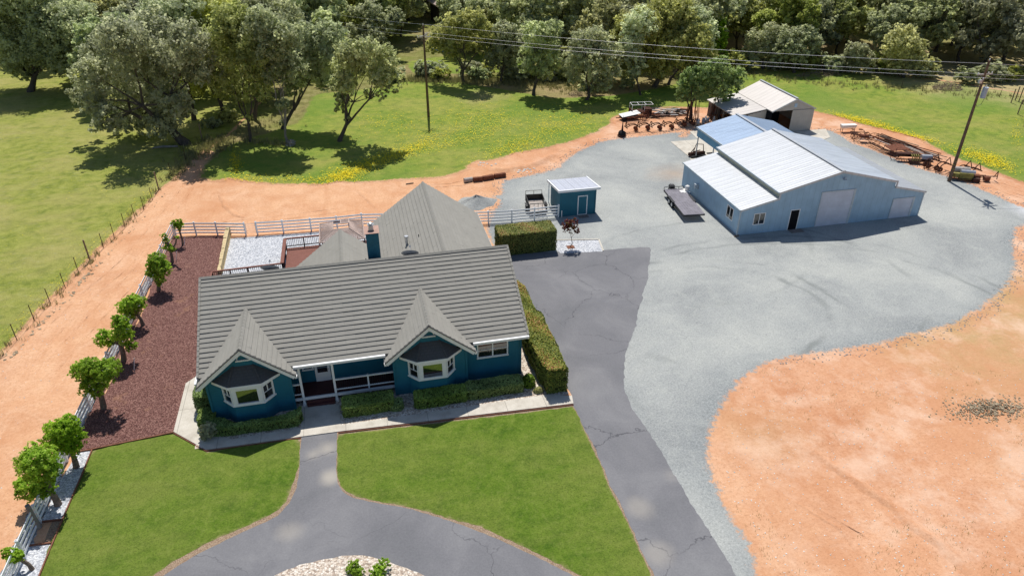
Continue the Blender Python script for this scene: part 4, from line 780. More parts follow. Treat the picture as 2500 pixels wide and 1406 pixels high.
b=MB(); b.bar((px_,FY-.16,pz+.12),(px_,FB+.1,pz+.12),.3,.05); b.hexa([(x0-.1,FY-.2,2.85),(px_,FY-.2,4.3),(px_,FY-.16,4.3),(x0-.1,FY-.16,2.85),(x0-.1,FY-.2,3.02),(px_,FY-.2,4.5),(px_,FY-.16,4.5),(x0-.1,FY-.16,3.02)]); b.hexa([(x1+.12,FY-.2,2.85),(px_,FY-.2,4.3),(px_,FY-.16,4.3),(x1+.12,FY-.16,2.85),(x1+.12,FY-.2,3.02),(px_,FY-.2,4.5),(px_,FY-.16,4.5),(x1+.12,FY-.16,3.02)]); K(b,'roof_trim',M['mroof'],bb)
b=MB(); b.box(56.6,57.0,FY-.03,FY-.004,3.3,3.8); K(b,'vent',plain('bluish_vent',(.42,.55,.68),.5),bb)
for y in (83,86,89): 
    b=MB(); b.bar((49.1,y,0),(49.1,y,2.15),.12); K(b,'post',M['wood'],bb)
# teal shed
sh=thing('garden_shed','small teal shed with flat white edged roof beside the gravel','shed',(21.25,64.6,0)); K=sub(21.25,64.6)
b=MB(); b.box(19.42,23.15,62.95,66.35,.02,2.45); b.face([(19.42,62.95,2.45),(23.15,62.95,2.45),(23.15,62.95,2.76),(19.42,62.95,2.76)]); b.face([(19.42,62.95,2.45),(19.42,66.35,2.45),(19.42,62.95,2.76)]); b.face([(23.15,62.95,2.45),(23.15,66.35,2.45),(23.15,62.95,2.76)]); K(b,'wall',M['blueboard'],sh)
b=MB(); v=Vector((0,-(66.85-62.75),2.94-2.42)); L=v.length; n=Vector((0,-v.z,0)); nn=Vector((1,0,0)).cross(v).normalized(); nn=nn if nn.z>0 else -nn
corr(b,(19.25,66.85,2.44),(1,0,0),v,nn,4.15,L,.3,.02); A=[(19.25,62.75,2.82),(23.4,62.75,2.82),(23.4,66.85,2.3),(19.25,66.85,2.3)]; b.hexa(A+[(x,y,z+.11) for x,y,z in A]); K(b,'roof',M['mroofs'],sh)
b=MB(); b.box(19.13,23.52,62.62,62.75,2.76,3.0)
for x in (19.19,23.46): b.hexa([(x-.06,62.75,2.78),(x+.06,62.75,2.78),(x+.06,66.95,2.25),(x-.06,66.95,2.25),(x-.06,62.75,3.0),(x+.06,62.75,3.0),(x+.06,66.95,2.48),(x-.06,66.95,2.48)])
K(b,'fascia',M['white'],sh)
b=MB(); dx0,dx1=21.35,22.2; b.box(dx0,dx1,62.91,62.944,.12,2.05); d=K(b,'door',M['blueboard'],sh); b=MB(); b.box(dx0-.09,dx0,62.89,62.946,.05,2.14); b.box(dx1,dx1+.09,62.89,62.946,.05,2.14); b.box(dx0,dx1,62.89,62.946,2.05,2.14); b.box(dx0,dx1,62.89,62.946,.05,.11); K(b,'door_frame',M['white'],d)
for x,y in ((19.5,66.7),): 
    b=MB(); b.bar((x-.2,y,0),(x-.2,y,2.3),.07); K(b,'post',M['white'],sh)
b=MB(); b.box(19.38,19.5,62.9,63.0,.02,2.7); b.box(23.07,23.19,62.9,63.0,.02,2.7); K(b,'corner_board',M['blueboard'],sh,sep=True)
mt=MB(); mt.box(21.3,22.35,62.15,62.8,.016,.035); tag(mt.build('door_mat',M['mat']),'grey mat at the teal shed\'s door','mat')
mt=MB(); p=G(1371,531); mt.tube([(*p,0),(*p,.75)],.05,10); tag(mt.build('standpipe',M['white']),'short white pipe upright beside the teal shed','pipe')
# far house among the oaks
P=G(1120,62); hh=thing('far_cabin','dark brown house half hidden among the far oaks','house',(P[0],P[1],0),.15)
b=MB(); b.box(-4,4,0,8,0,4.2); b.face([(-4,0,4.2),(4,0,4.2),(0,0,6.6)]); b.build('wall',plain('dark_brown_wall',(.035,.028,.035),.9),hh)
b=MB(); b.hexa([(-4.6,-.6,3.9),(0,-.6,6.7),(0,8.5,6.7),(-4.6,8.5,3.9),(-4.6,-.6,4.15),(0,-.6,6.95),(0,8.5,6.95),(-4.6,8.5,4.15)]); b.hexa([(0,-.6,6.7),(4.6,-.6,3.9),(4.6,8.5,3.9),(0,8.5,6.7),(0,-.6,6.95),(4.6,-.6,4.15),(4.6,8.5,4.15),(0,8.5,6.95)]); b.build('roof',plain('pale_brown_roof',(.42,.33,.30),.9),hh)
b=MB(); b.box(-3.2,-2.2,-.04,-.005,1.2,2.4); b.build('window',M['galv'],hh)
b=MB(); P=G(1072,126); b.box(-1.2,1.2,-.8,.8,0,.45); b.box(-.9,.6,-.5,.6,.45,.8); tag(b.build('tarp_pile',M['bluetarp'],loc=(P[0],P[1],0)),'blue tarp covered heap in shade beyond the left utility pole','tarp')
# ---------------- foliage ----------------
def leafballs(blobs,size,cover=1.5,seed=1,hang=0.,aspect=.62,clump=.2,flat=1.,topbias=.3):
    """blobs: list of (centre, radius). Leaf faces gathered in small clumps over each ball."""
    rs=np.random.RandomState(seed); C=[];Nn=[];T=[]
    for c,r in blobs:
        area=4*math.pi*r*r; nl=int(area*cover/(size*size*aspect*2)); per=14; nc=max(8,nl//per)
        d=rs.normal(size=(nc,3)); d[:,2]=d[:,2]+topbias; d/=np.linalg.norm(d,axis=1)[:,None]
        # bumpy surface: lobes
        ph=rs.rand(3)*6; lob=1+.22*np.sin(d[:,0]*5+ph[0])*np.cos(d[:,1]*5+ph[1])+.10*np.sin(d[:,2]*7+ph[2])
        rr=r*lob*(1-.55*rs.rand(nc)**2.2); cc=np.array(c)+d*rr[:,None]*np.array([1,1,flat])
        cr=r*clump*(.6+.8*rs.rand(nc)); bt=rs.rand()*.3
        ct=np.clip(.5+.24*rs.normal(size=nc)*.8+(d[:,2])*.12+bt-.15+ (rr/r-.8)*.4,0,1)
        k=rs.normal(size=(nc,per,3)); k/=np.linalg.norm(k,axis=2)[:,:,None]; k*= (rs.rand(nc,per,1)**.5)*cr[:,None,None]; k[:,:,2]*=.75
        P=cc[:,None,:]+k
        if hang: P[:,:,2]-=hang*cr[:,None]*rs.rand(nc,per)*2
        C.append(P.reshape(-1,3)); Nn.append((d[:,None,:]*.8+np.array([0,0,.35])+rs.normal(size=(nc,per,3))*.6).reshape(-1,3)); T.append(np.clip(ct[:,None]+.13*rs.normal(size=(nc,per)),0,1).ravel())
    C=np.concatenate(C);N_=np.concatenate(Nn);T=np.concatenate(T); return leafquads(C,N_,T,size,aspect,rs)
def leafquads(C,N_,T,size,aspect,rs):
    N_=N_/np.linalg.norm(N_,axis=1)[:,None]; a=rs.normal(size=C.shape); u=np.cross(N_,a); u/=np.linalg.norm(u,axis=1)[:,None]; w=np.cross(N_,u)
    s=size*(.7+.6*rs.rand(len(C)))[:,None]
    V=np.stack([C-u*s,C-w*s*aspect,C+u*s,C+w*s*aspect],1); return V,T
def limb(b,p,q,r0,r1,bend=.12,seed=0,n=7,seg=5):
    rs=random.Random(seed); p=Vector(p);q=Vector(q);L=(q-p).length; o=Vector((rs.uniform(-1,1),rs.uniform(-1,1),rs.uniform(-.2,.5)))*L*bend
    pts=[p.lerp(q,t/seg)+o*math.sin(math.pi*t/seg)+Vector((rs.uniform(-1,1),rs.uniform(-1,1),0))*L*.015 for t in range(seg+1)]
    b.tube(pts,[r0+(r1-r0)*(t/seg)**.8 for t in range(seg+1)],n); return pts
def trunkmesh(b,base,blobs,r0,seed=0,fork=.35,nmain=3,lean=None):
    """one trunk forking into limbs that reach the leaf masses"""
    rs=random.Random(seed); base=Vector(base); cs=[Vector(c) for c,_ in blobs]; cen=sum(cs,Vector())/len(cs); top=max(c.z for c in cs)
    f=base+(cen-base)*fork; f.z=base.z+(cen.z-base.z)*fork*(.9); 
    if lean is not None: f=Vector(lean)
    r0=r0*.8; b.tube([base-Vector((0,0,.3)),base+Vector((0,0,.15)),base.lerp(f,.4)+Vector((rs.uniform(-.2,.2),rs.uniform(-.2,.2),0)),f],[r0*1.5,r0*1.15,r0*.9,r0*.72],9)
    ms=[]; order=sorted(range(len(cs)),key=lambda i:math.atan2((cs[i]-cen).y,(cs[i]-cen).x)); nm=min(nmain,len(cs)); groups=[order[i::1][:0] for i in range(nm)]
    for j,i in enumerate(order): groups[j*nm//len(order)].append(i)
    for g in groups:
        if not g: continue
        m=sum((cs[i] for i in g),Vector())/len(g); mid=f.lerp(m,.55); mid.z=min(mid.z,m.z-.1) ; limb(b,f-Vector((0,0,.1)),mid,r0*.55,r0*.34,.10,rs.random())
        for i in g: limb(b,mid,mid.lerp(cs[i],.95),r0*.27,r0*.07,.14,rs.random(),6,4)
def tree(name,label,cat,base,blobs,lm,size,r0,seed,group=None,cover=1.2,bm_='bark',hang=0.,nmain=3,fork=.35,lean=None,clump=.22,aspect=.62,flat=1.):
    t=thing(name,label,cat,(base[0],base[1],0),0,group); B=Vector((base[0],base[1],0))
    loc=[(tuple(Vector(c)-B),r) for c,r in blobs]; b=MB(); trunkmesh(b,(0,0,0),loc,r0,seed,fork,nmain,None if lean is None else tuple(Vector(lean)-B)); b.build('trunk',M[bm_],t,smooth=True)
    V,T=leafballs(loc,size,cover,seed,hang,aspect,clump,flat); quads_mesh('crown',V,M[lm],T,t); return t
def pxblobs(base,l,dj=.55,seed=0):
    """leaf masses given where they stand over the trunk foot, spread in depth as a round crown"""
    rs=random.Random(seed); b=G(*base); cs,sn=math.cos(TH),math.sin(TH); out=[]
    cx=sum(x for x,y,r in l)/len(l); xs=max(abs(x-cx) for x,y,r in l)+1
    for i,(x,y,r) in enumerate(l):
        p=stand(x,y,b); D=math.sqrt(p[0]**2+p[1]**2+(H-p[2])**2); rm=r*D/F
        half=xs*D/F*math.sqrt(max(.15,1-((x-cx)/xs)**2)); rm*=.98; dd=rs.uniform(-1,1)*half*dj if len(l)>1 else 0
        k=1+dd/D; e=np.array([0,0,H]); q=e+(p-e)*k; q[2]=max(q[2],rm*.55); out.append((tuple(q),rm*k))
    return out
WOOD='oaks along the edge of the wood'
heroes=[
 ('oak_tree','broad dark oak with forked trunk at the far left of the pasture',(76,224),[(40,55,58),(105,40,55),(170,60,48),(30,125,42),(95,115,48),(165,120,45),(205,90,32),(0,30,50),(130,80,50),(60,170,24),(-20,100,50),(70,10,50),(150,165,20),(45,170,22),(190,40,34)],'oakb',.27,.62,0),
 ('oak_tree','large spreading oak with a drooping left side at the corner of the dirt path',(452,352),[(300,90,50),(375,80,48),(250,130,42),(225,180,36),(325,150,48),(415,150,48),(400,225,42),(300,215,42),(228,245,28),(262,285,27),(330,285,32),(395,300,33),(195,232,22),(455,95,45),(490,155,42),(235,305,16),(435,255,33),(350,315,16),(280,310,16)],'oak',.25,.75,.6),
 ('oak_tree','leaning slim oak right of the large spreading oak, yellow green top',(612,346),[(590,240,22),(555,190,40),(612,140,46),(640,215,30),(535,120,46),(600,75,46),(560,45,42),(610,285,9)],'oaky',.24,.26,.5),
 ('oak_tree','pale trunked bent oak with few leaves beside grey stump',(703,352),[(690,255,18),(688,300,7),(665,110,42),(702,160,34),(655,175,28),(640,60,40),(695,85,36)],'oakb',.23,.22,.5),
 ('oak_tree','lone oak with hanging leaf curtains standing in the meadow',(830,345),[(845,128,29),(893,122,32),(938,140,32),(960,190,22),(925,185,26),(845,178,26),(838,225,22),(832,262,14),(900,225,13),(928,232,11),(848,290,9),(880,155,26),(965,222,8),(812,205,12),(842,205,22),(836,243,18),(868,150,26),(915,150,26),(835,160,24),(940,215,12),(862,118,24),(858,200,14),(910,235,8)],'oak',.22,.36,.6),
 ('oak_tree','grey green oak in shade behind the lone meadow oak',(692,315),[(745,165,40),(775,125,42),(785,185,30),(730,95,42),(715,205,26),(800,90,40),(820,150,26)],'oak',.25,.34,.4),
 ('oak_tree','tall oak with broad crown above the leaf covered shade, third from left',(545,286),[(475,55,50),(515,30,50),(540,215,24),(470,200,30),(555,135,42),(500,110,45)],'oaky',.27,.42,.2),
 ('oak_tree','dark oak deep in the shade behind the bent pale oak',(622,292),[(640,40,48),(690,50,48),(620,5,42),(665,110,38),(600,120,36)],'oakb',.27,.36,.2),
 ('oak_tree','oak with thick dark base behind the large spreading oak',(474,293),[(440,20,46),(400,30,46),(470,110,38),(430,70,40)],'oak',.28,.4,.2),
 ('oak_tree','twin trunked oak right of the left utility pole',(1132,203),[(1075,92,27),(1108,72,32),(1100,118,27),(1148,98,27),(1160,58,32),(1190,85,28),(1060,112,20),(1130,60,28),(1182,118,18)],'oaky',.26,.32,.1),
 ('oak_tree','small round oak right of the twin trunked oak',(1222,204),[(1230,80,28),(1212,115,28),(1240,130,28),(1203,148,22),(1260,100,28),(1235,158,17)],'oak',.26,.28,.2),
 ('oak_tree','right leaning oak at the meadow edge with short thick trunk',(1303,233),[(1310,80,32),(1332,108,32),(1300,128,28),(1345,148,28),(1322,175,22),(1288,158,22),(1340,75,30)],'oak',.25,.34,.3),
 ('oak_tree','dense bluish green oak at the meadow edge, foliage low to the ground',(1433,244),[(1420,108,33),(1450,100,33),(1480,130,33),(1398,148,28),(1440,150,33),(1488,175,27),(1400,188,22),(1448,198,28),(1478,203,20),(1425,210,16)],'oakb',.25,.32,0),
 ('oak_tree','thin bent oak left of the many stemmed oak',(1563,232),[(1540,100,30),(1560,60,36),(1525,125,26),(1555,150,22),(1545,180,16)],'oak',.25,.2,.3),
 ('oak_tree','huge many stemmed oak behind the scrap metal pile',(1598,212),[(1570,60,40),(1610,45,45),(1660,60,45),(1590,115,40),(1645,120,42),(1695,100,38),(1718,140,30),(1565,145,28),(1620,160,32),(1688,158,28),(1530,75,35),(1640,30,42)],'oaky',.26,.5,.15),
 ('oak_tree','oak with slanting trunk right of the many stemmed oak',(1632,208),[(1700,50,36),(1665,90,36),(1720,80,30),(1710,115,28)],'oak',.26,.3,.2),
 ('oak_tree','light green tree among scrap at the gravel edge, nearer the wood',(1685,292),[(1680,203,24),(1664,232,17),(1700,222,20),(1722,178,24),(1690,180,18)],'greenoak',.22,.26,0),
 ('oak_tree','light green tree with pale trunk touching the beige barn roof',(1757,292),[(1745,170,26),(1775,190,26),(1790,215,19),(1758,222,22),(1800,188,20),(1735,205,20),(1775,240,12),(1765,155,16)],'greenoak',.22,.3,0),
 ('slim_tree','narrow upright yellow green tree in the wood behind the light green trees',(1768,168),[(1757,55,17),(1757,85,18),(1757,112,18),(1765,138,14)],'mulb',.24,.2,0),
 ('oak_tree','low grey green oak in the wood left of the beige barn\'s far meadow',(1862,168),[(1848,100,27),(1880,88,28),(1838,128,22),(1898,118,27),(1870,120,22)],'oakb',.26,.28,.2),
 ('oak_tree','round grey green oak with dark trunk at the right meadow\'s far edge',(1938,178),[(1930,98,32),(1962,92,28),(1985,112,22),(1902,138,18),(1950,130,24),(1915,110,24)],'oak',.26,.32,.2),
 ('oak_tree','light topped oak at the far right meadow edge, nearest the brush heap',(2205,190),[(2200,100,34),(2225,120,28),(2180,130,26),(2215,150,24),(2190,160,18)],'oaky',.26,.3,.2),
 ('oak_tree','leafy low oak right of the middle of the right meadow\'s far edge',(2085,180),[(2070,150,22),(2100,140,26),(2110,160,20),(2060,168,14),(2085,125,20)],'oakb',.25,.26,.2),
]
for i,(nm,lb,bs,bl,lm,sz,r0,hg) in enumerate(heroes):
    B=G(*bs); sz*=.82; blobs=pxblobs(bs,bl,seed=i); bare=(i==3)
    lean=None
    tree(nm,lb,'tree',B,blobs,lm,sz,r0,40+i,WOOD if 'oak' in nm else None,cover=1.7,hang=hg,bm_='barkpale' if i in(3,) else 'bark',nmain=4 if len(bl)>8 else 3,fork=.32,flat=.92)
# generic oaks of the wood: nine kinds, copied
kinds=[]
rk=random.Random(11)
for k in range(9):
    Ht=rk.uniform(10,14.5); Rr=rk.uniform(4.8,6.6); bl=[]
    for j in range(rk.randint(21,27)):
        a=rk.uniform(0,6.28); q=rk.random()**.6; z=Ht*(.3+.6*rk.random()); rad=Rr*q*math.sqrt(max(.1,1-((z-Ht*.6)/(Ht*.5))**2)); bl.append(((rad*math.cos(a),rad*math.sin(a),z),Rr*rk.uniform(.21,.33)))
    bl.append(((0,0,Ht*.9),Rr*.4)); lm=['oak','oaky','oakb','oak','oakb','oak','oaky','oakb','oak'][k]
    t=tree('oak_tree','x','tree',(0,0),bl,lm,.25,rk.uniform(.22,.4),300+k,None,cover=1.5,hang=.3,nmain=4,fork=.3,flat=.9); kinds.append(t)
def ywood(px):
    pts=[(-300,150),(0,150),(170,165),(240,260),(520,255),(700,262),(760,185),(975,160),(985,118),(1120,112),(1130,140),(1290,150),(1300,190),(1540,205),(1660,190),(1840,160),(2050,168),(2300,180),(2420,186),(2700,190)]
    for (a,ya),(b_,yb) in zip(pts[:-1],pts[1:]):
        if a<=px<=b_: return ya+(yb-ya)*(px-a)/(b_-a)
    return 150
taken=[G(*h[2]) for h in heroes]; ngen=0; used=set(); reg={}
gx=-150
cand=[]
while gx<210:
    gy=85
    while gy<225:
        x=gx+rk.uniform(-2.8,2.8);y=gy+rk.uniform(-2.8,2.8); px,py,_=proj(x,y,0); 
        if -140<px<2640 and py<ywood(px)-4 and py>-22 and all((x-a)**2+(y-b_)**2>20 for a,b_ in taken) and not (960<px<1075 and py<118 and py>96) and not (1078<px<1155 and 18<py<70): cand.append((py,px,x,y))
        gy+=8.6
    gx+=8.6
cand.sort(reverse=True); 
def where(px,py):
    s=['at the far left','above the left pasture','behind the leaning oaks','left of the dark cabin','right of the dark cabin','above the bluish oak','behind the many stemmed oak','beyond the beige barn','behind the right meadow','above the right utility pole'][max(0,min(9,int(px//250)))]
    return s
for i,(py,px,x,y) in enumerate(cand[:290]):
    k=rk.randrange(9); src=kinds[k]; o=src if k not in used else copy_tree(src); used.add(k)
    o.location=(x,y,0); o.rotation_euler=(0,0,rk.uniform(0,6.28)); s=rk.uniform(.8,1.12); o.scale=(s,s,s*rk.uniform(.9,1.1))
    w=where(px,py); row='front' if py>ywood(px)-35 else 'middle' if py>60 else 'farthest'
    col={'oak':'grey green','oaky':'yellow green','oakb':'bluish green'}[['oak','oaky','oakb','oak','oakb','oak','oaky','oakb','oak'][k]]
    rows=row; o['_px']=px; o['label']='%s oak in the %s rows %s'%(col,row,w); o['group']='%s oaks of the %s rows %s'%(col,row,w)
for k,t in enumerate(kinds):
    if k not in used:
        for c in list(t.children): bpy.data.objects.remove(c)
        bpy.data.objects.remove(t)
ORD=['first','second','third','fourth','fifth','sixth','seventh','eighth','ninth','tenth','eleventh','twelfth','thirteenth','fourteenth','fifteenth','sixteenth','seventeenth','eighteenth','nineteenth','twentieth']
def ordinals(objs):
    by={}
    for o in objs: by.setdefault(o['label'],[]).append(o)
    for l,g in by.items():
        if len(g)>1:
            for n_,o in enumerate(sorted(g,key=lambda o:proj(*o.location)[0])):
                if n_<20: o['label']=l.replace(' in the ',', %s from left, in the '%ORD[n_],1) if ' rows ' in l else '%s, %s from the left'%(l,ORD[n_])
ordinals([o for o in COL.objects if o.parent is None and ' rows ' in str(o.get('label')) and 'oak' in o.name])
for o in COL.objects:
    if '_px' in o: del o['_px']
# undergrowth shrubs
shr=[]
for k in range(3):
    bl=[((rk.uniform(-.9,.9),rk.uniform(-.7,.7),rk.uniform(.4,1.0)),rk.uniform(.5,.9)) for _ in range(6)]
    t=thing('shrub','x','shrub'); V,T=leafballs(bl,.16,1.1,500+k); quads_mesh('foliage',V,M[['oakb','oak','oaky'][k]],T,t); b=MB()
    for q in range(4): b.tube([(0,0,0),(rk.uniform(-.6,.6),rk.uniform(-.5,.5),.8)],[.04,.02],5)
    b.build('stem',M['bark'],t); shr.append(t)
us=set()
spots=[(1020,188,1.2),(1052,190,1.3),(1075,196,1),(1160,190,1.4),(1178,196,1.1),(1195,188,1.3),(1245,192,1.2),(1265,196,1.4),(1290,190,1.2),(1330,200,1),(1365,185,1.3),(1385,195,1.2),(1540,215,1),(1700,190,1.1),(1790,172,1.6),(1830,165,1.5),(1880,168,1.4),(1970,172,1.6),(2010,176,1.6),(2030,172,1.3),(2130,178,1.6),(2160,183,1.3),(2240,186,1.4),(2260,190,1.6),(2350,200,1.4),(2430,202,1.6),(2470,200,1.3),(940,200,1.1),(965,195,1),(560,300,1),(520,315,.8),(200,150,1.4),(230,175,1.1),(150,165,1.2),(800,210,1)]
for i,(px,py,s) in enumerate(spots):
    k=i%3; o=shr[k] if k not in us else copy_tree(shr[k]); us.add(k); o.location=(*G(px,py),0); o.scale=(s*1.3,s*1.3,s*1.1); o.rotation_euler=(0,0,rk.uniform(0,6))
    o['label']='low dark shrub '+('behind the right meadow' if px>1700 else 'between twin trunked oak and bluish oak' if px>1100 else 'near the left utility pole' if px>900 else 'in the shade of the left oaks'); o['group']=o['label'].replace('low dark shrub','shrubs')
ordinals([o for o in COL.objects if o.parent is None and str(o.get('label')).startswith('low dark shrub')])
# ---------------- pollarded mulberries along the white fence ----------------
def mulb(label,base,l,r0,seed,z_of=None,lm='mulb',mid=None):
    B=G(*base); bl=[]; rs=random.Random(seed)
    for x,y,r in l:
        p=stand(x,y,B); D=math.sqrt(p[0]**2+p[1]**2+(H-p[2])**2); bl.append((tuple(p),r*.9*D/F))
    t=thing('mulberry_tree',label,'tree',(B[0],B[1],0),0,'pollarded mulberries beside the white fence'); Bv=Vector((B[0],B[1],0)); loc=[(tuple(Vector(c)-Bv),r) for c,r in bl]
    b=MB(); cen=sum((Vector(c) for c,_ in loc),Vector())/len(loc); lm=lm; f=Vector((cen.x*.45,cen.y*.45,min(cen.z*.62,1.9)))
    b.tube([(0,0,-.2),(0,0,.05),Vector((0,0,0)).lerp(f,.5)+Vector((.04,.03,0)),f],[r0*1.5,r0*1.2,r0*.95,r0*.9],10)
    for c,r in loc: limb(b,f-Vector((0,0,.1)),Vector(c)-Vector((0,0,r*.35)),r0*.75,r0*.5,.1,seed+r,8)
    b.build('trunk',M['barkm'],t,smooth=True); V,T=leafballs(loc,.062,2.6,seed,0,.75,.17,.95); quads_mesh('crown',V,M[lm],T,t)
    return t
mulb('small mulberry with thin yellowish leaves at the bottom left corner of the yard',(79,1390),[(18,1352,14),(38,1360,15),(52,1352,9)],.10,1)
mulb('mulberry with two stacked leaf heads over the lower white stone bed',(143,1232),[(90,1126,38),(113,1150,28),(72,1190,29),(108,1192,22)],.17,2)
mulb('mulberry with one large round head at the end of the red mulch',(187,1140),[(148,1065,38),(170,1080,30),(160,1045,28)],.15,3)
mulb('mulberry with three joined leaf heads in a clover shape',(254,996),[(200,906,25),(222,895,22),(262,903,28),(230,938,29)],.17,4)
mulb('mulberry with separate left ball and tall middle head',(303,880),[(256,826,22),(300,812,24),(292,788,17),(318,842,14),(282,775,9)],.17,5)
mulb('mulberry with wide flat head and curved trunk',(350,795),[(308,750,20),(335,742,20),(318,765,16),(322,732,14)],.13,6)
mulb('mulberry with tall oval head in the middle of the mulch bed',(388,710),[(382,638,22),(395,655,22),(376,662,17),(388,682,14),(370,648,13)],.15,7)
mulb('narrow mulberry with stepped small heads, second from the fence corner',(421,641),[(400,576,7),(405,588,8),(410,605,11),(420,608,8),(431,580,6)],.13,8)
mulb('small mulberry with twin heads at the fence corner',(447,598),[(425,545,8),(432,553,9),(441,550,9),(437,540,7)],.09,9)
B=G(95,1287); t=thing('bare_trunk','bare cut mulberry trunk leaning over the fence between stone beds','tree',(*B,0)); b=MB(); p=Vector(stand(66,1233,B))-Vector((*B,0)); b.tube([(0,0,0),p*.5,p],[.17,.13,.12],10); b.build('trunk',M['barkpale'],t,smooth=True)
stk_=[(330,865,298,900),(0,0,0,0)]
for i,(x0,y0,w) in enumerate(((328,905,'fifth mulberry'),(395,700,'tall oval mulberry'),(430,638,'narrow stepped mulberry'),(450,600,'corner mulberry'))):
    B=G(x0,y0); b=MB(); b.tube([(0,0,.03),(.22,.12,.9 if i!=0 else 1.0)],.025,6); tag(b.build('irrigation_stake',M['vinyl'],loc=(*B,0)),'thin white leaning stake beside the '+w,'stake','white stakes by the mulberries')
# ---------------- clipped hedges ----------------
def hedge(name,label,poly,h,lm,size=.07,seed=0,cover=1.15,round_=.10,cat='hedge',group=None,tilt=0,wob=.03):
    cx=sum(p[0] for p in poly)/len(poly);cy=sum(p[1] for p in poly)/len(poly); t=thing(name,label,cat,(cx,cy,0),0,group); poly=[(x-cx,y-cy) for x,y in poly]
    ar=sum(poly[i][0]*poly[(i+1)%len(poly)][1]-poly[(i+1)%len(poly)][0]*poly[i][1] for i in range(len(poly)))
    if ar<0: poly=poly[::-1]
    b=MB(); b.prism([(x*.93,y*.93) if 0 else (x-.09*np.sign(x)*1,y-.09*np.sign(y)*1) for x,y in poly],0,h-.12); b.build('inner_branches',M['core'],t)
    rs=np.random.RandomState(seed); C=[];N_=[];T=[]
    P=np.array(poly); a_top=abs(ar)/2; dens_=cover*2.2/(size*size*1.3)
    lo,hi=P.min(0),P.max(0); n=int(np.prod(hi-lo)*dens_); q=lo+rs.rand(n,2)*(hi-lo); q=q[inside(q,poly)]; e=edist(q,poly)
    def bumpf(x,y): return wob*(np.sin(x*2.1+seed)+np.sin(y*2.7+x*1.3)+.7*np.sin(x*5.3-y*4.1))
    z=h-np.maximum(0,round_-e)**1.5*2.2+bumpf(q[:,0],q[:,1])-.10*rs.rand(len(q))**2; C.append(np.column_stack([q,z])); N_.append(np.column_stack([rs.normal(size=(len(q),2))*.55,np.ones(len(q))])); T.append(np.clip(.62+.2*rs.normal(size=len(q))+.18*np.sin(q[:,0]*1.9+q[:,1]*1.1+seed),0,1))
    for i in range(len(poly)):
        a=np.array(poly[i]);c=np.array(poly[(i+1)%len(poly)]);L=np.hypot(*(c-a)); n=int(L*h*dens_*.8); 
        if n<1: continue
        s=rs.rand(n);zz=rs.rand(n)*h; nr=np.array([(c-a)[1],-(c-a)[0]])/max(L,1e-6); off=bumpf(s*L,zz*3)-.09*rs.rand(n)**2-np.maximum(0,zz-(h-round_))*.6-np.maximum(0,.15-zz)*.5
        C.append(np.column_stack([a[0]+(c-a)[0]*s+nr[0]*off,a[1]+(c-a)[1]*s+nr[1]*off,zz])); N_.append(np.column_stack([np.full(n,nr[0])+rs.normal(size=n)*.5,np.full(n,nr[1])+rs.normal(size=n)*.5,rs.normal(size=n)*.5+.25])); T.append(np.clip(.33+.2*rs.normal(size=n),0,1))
    V,TT=leafquads(np.concatenate(C),np.concatenate(N_),np.concatenate(T),size,.6,rs); quads_mesh('foliage',V,M[lm],TT,t); return t
def cham(x0,x1,y0,y1,c): return [(x0+c,y0),(x1-c,y0),(x1,y0+c),(x1,y1-c),(x1-c,y1),(x0+c,y1),(x0,y1-c),(x0,y0+c)]
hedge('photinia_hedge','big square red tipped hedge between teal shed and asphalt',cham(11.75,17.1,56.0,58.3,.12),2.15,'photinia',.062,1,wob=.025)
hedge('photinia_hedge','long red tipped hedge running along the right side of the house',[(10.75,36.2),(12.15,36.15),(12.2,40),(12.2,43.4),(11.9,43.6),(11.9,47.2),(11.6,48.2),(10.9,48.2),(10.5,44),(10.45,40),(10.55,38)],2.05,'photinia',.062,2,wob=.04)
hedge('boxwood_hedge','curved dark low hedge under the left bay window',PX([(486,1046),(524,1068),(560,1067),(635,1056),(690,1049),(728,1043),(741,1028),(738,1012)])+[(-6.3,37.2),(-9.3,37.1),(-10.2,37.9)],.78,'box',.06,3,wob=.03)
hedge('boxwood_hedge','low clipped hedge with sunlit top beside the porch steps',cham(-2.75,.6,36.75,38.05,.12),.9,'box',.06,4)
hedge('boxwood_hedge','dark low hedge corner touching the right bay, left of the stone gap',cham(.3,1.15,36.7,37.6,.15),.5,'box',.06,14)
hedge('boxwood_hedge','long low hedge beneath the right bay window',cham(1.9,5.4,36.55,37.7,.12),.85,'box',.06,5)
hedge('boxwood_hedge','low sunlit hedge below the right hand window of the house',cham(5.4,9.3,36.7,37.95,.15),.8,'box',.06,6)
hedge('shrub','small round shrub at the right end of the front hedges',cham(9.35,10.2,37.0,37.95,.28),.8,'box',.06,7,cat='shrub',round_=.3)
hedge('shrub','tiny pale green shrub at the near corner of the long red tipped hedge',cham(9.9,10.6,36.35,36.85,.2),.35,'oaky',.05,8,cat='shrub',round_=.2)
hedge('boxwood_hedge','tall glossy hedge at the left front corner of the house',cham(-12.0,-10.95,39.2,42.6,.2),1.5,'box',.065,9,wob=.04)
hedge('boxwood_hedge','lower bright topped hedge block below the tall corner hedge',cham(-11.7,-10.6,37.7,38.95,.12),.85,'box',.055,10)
def bush(name,label,c,r,lm,size,seed,h=None):
    t=thing(name,label,'shrub',(*c,0)); rs=random.Random(seed); bl=[((rs.uniform(-.4,.4)*r,rs.uniform(-.4,.4)*r,r*rs.uniform(.5,.9)),r*.55) for _ in range(5)]; V,T=leafballs(bl,size,1.3,seed); quads_mesh('foliage',V,M[lm],T,t); b=MB()
    for q in range(4): b.tube([(0,0,0),(rs.uniform(-.3,.3)*r,rs.uniform(-.3,.3)*r,r*.7)],[.03,.015],5)
    b.build('stem',M['barkm'],t)
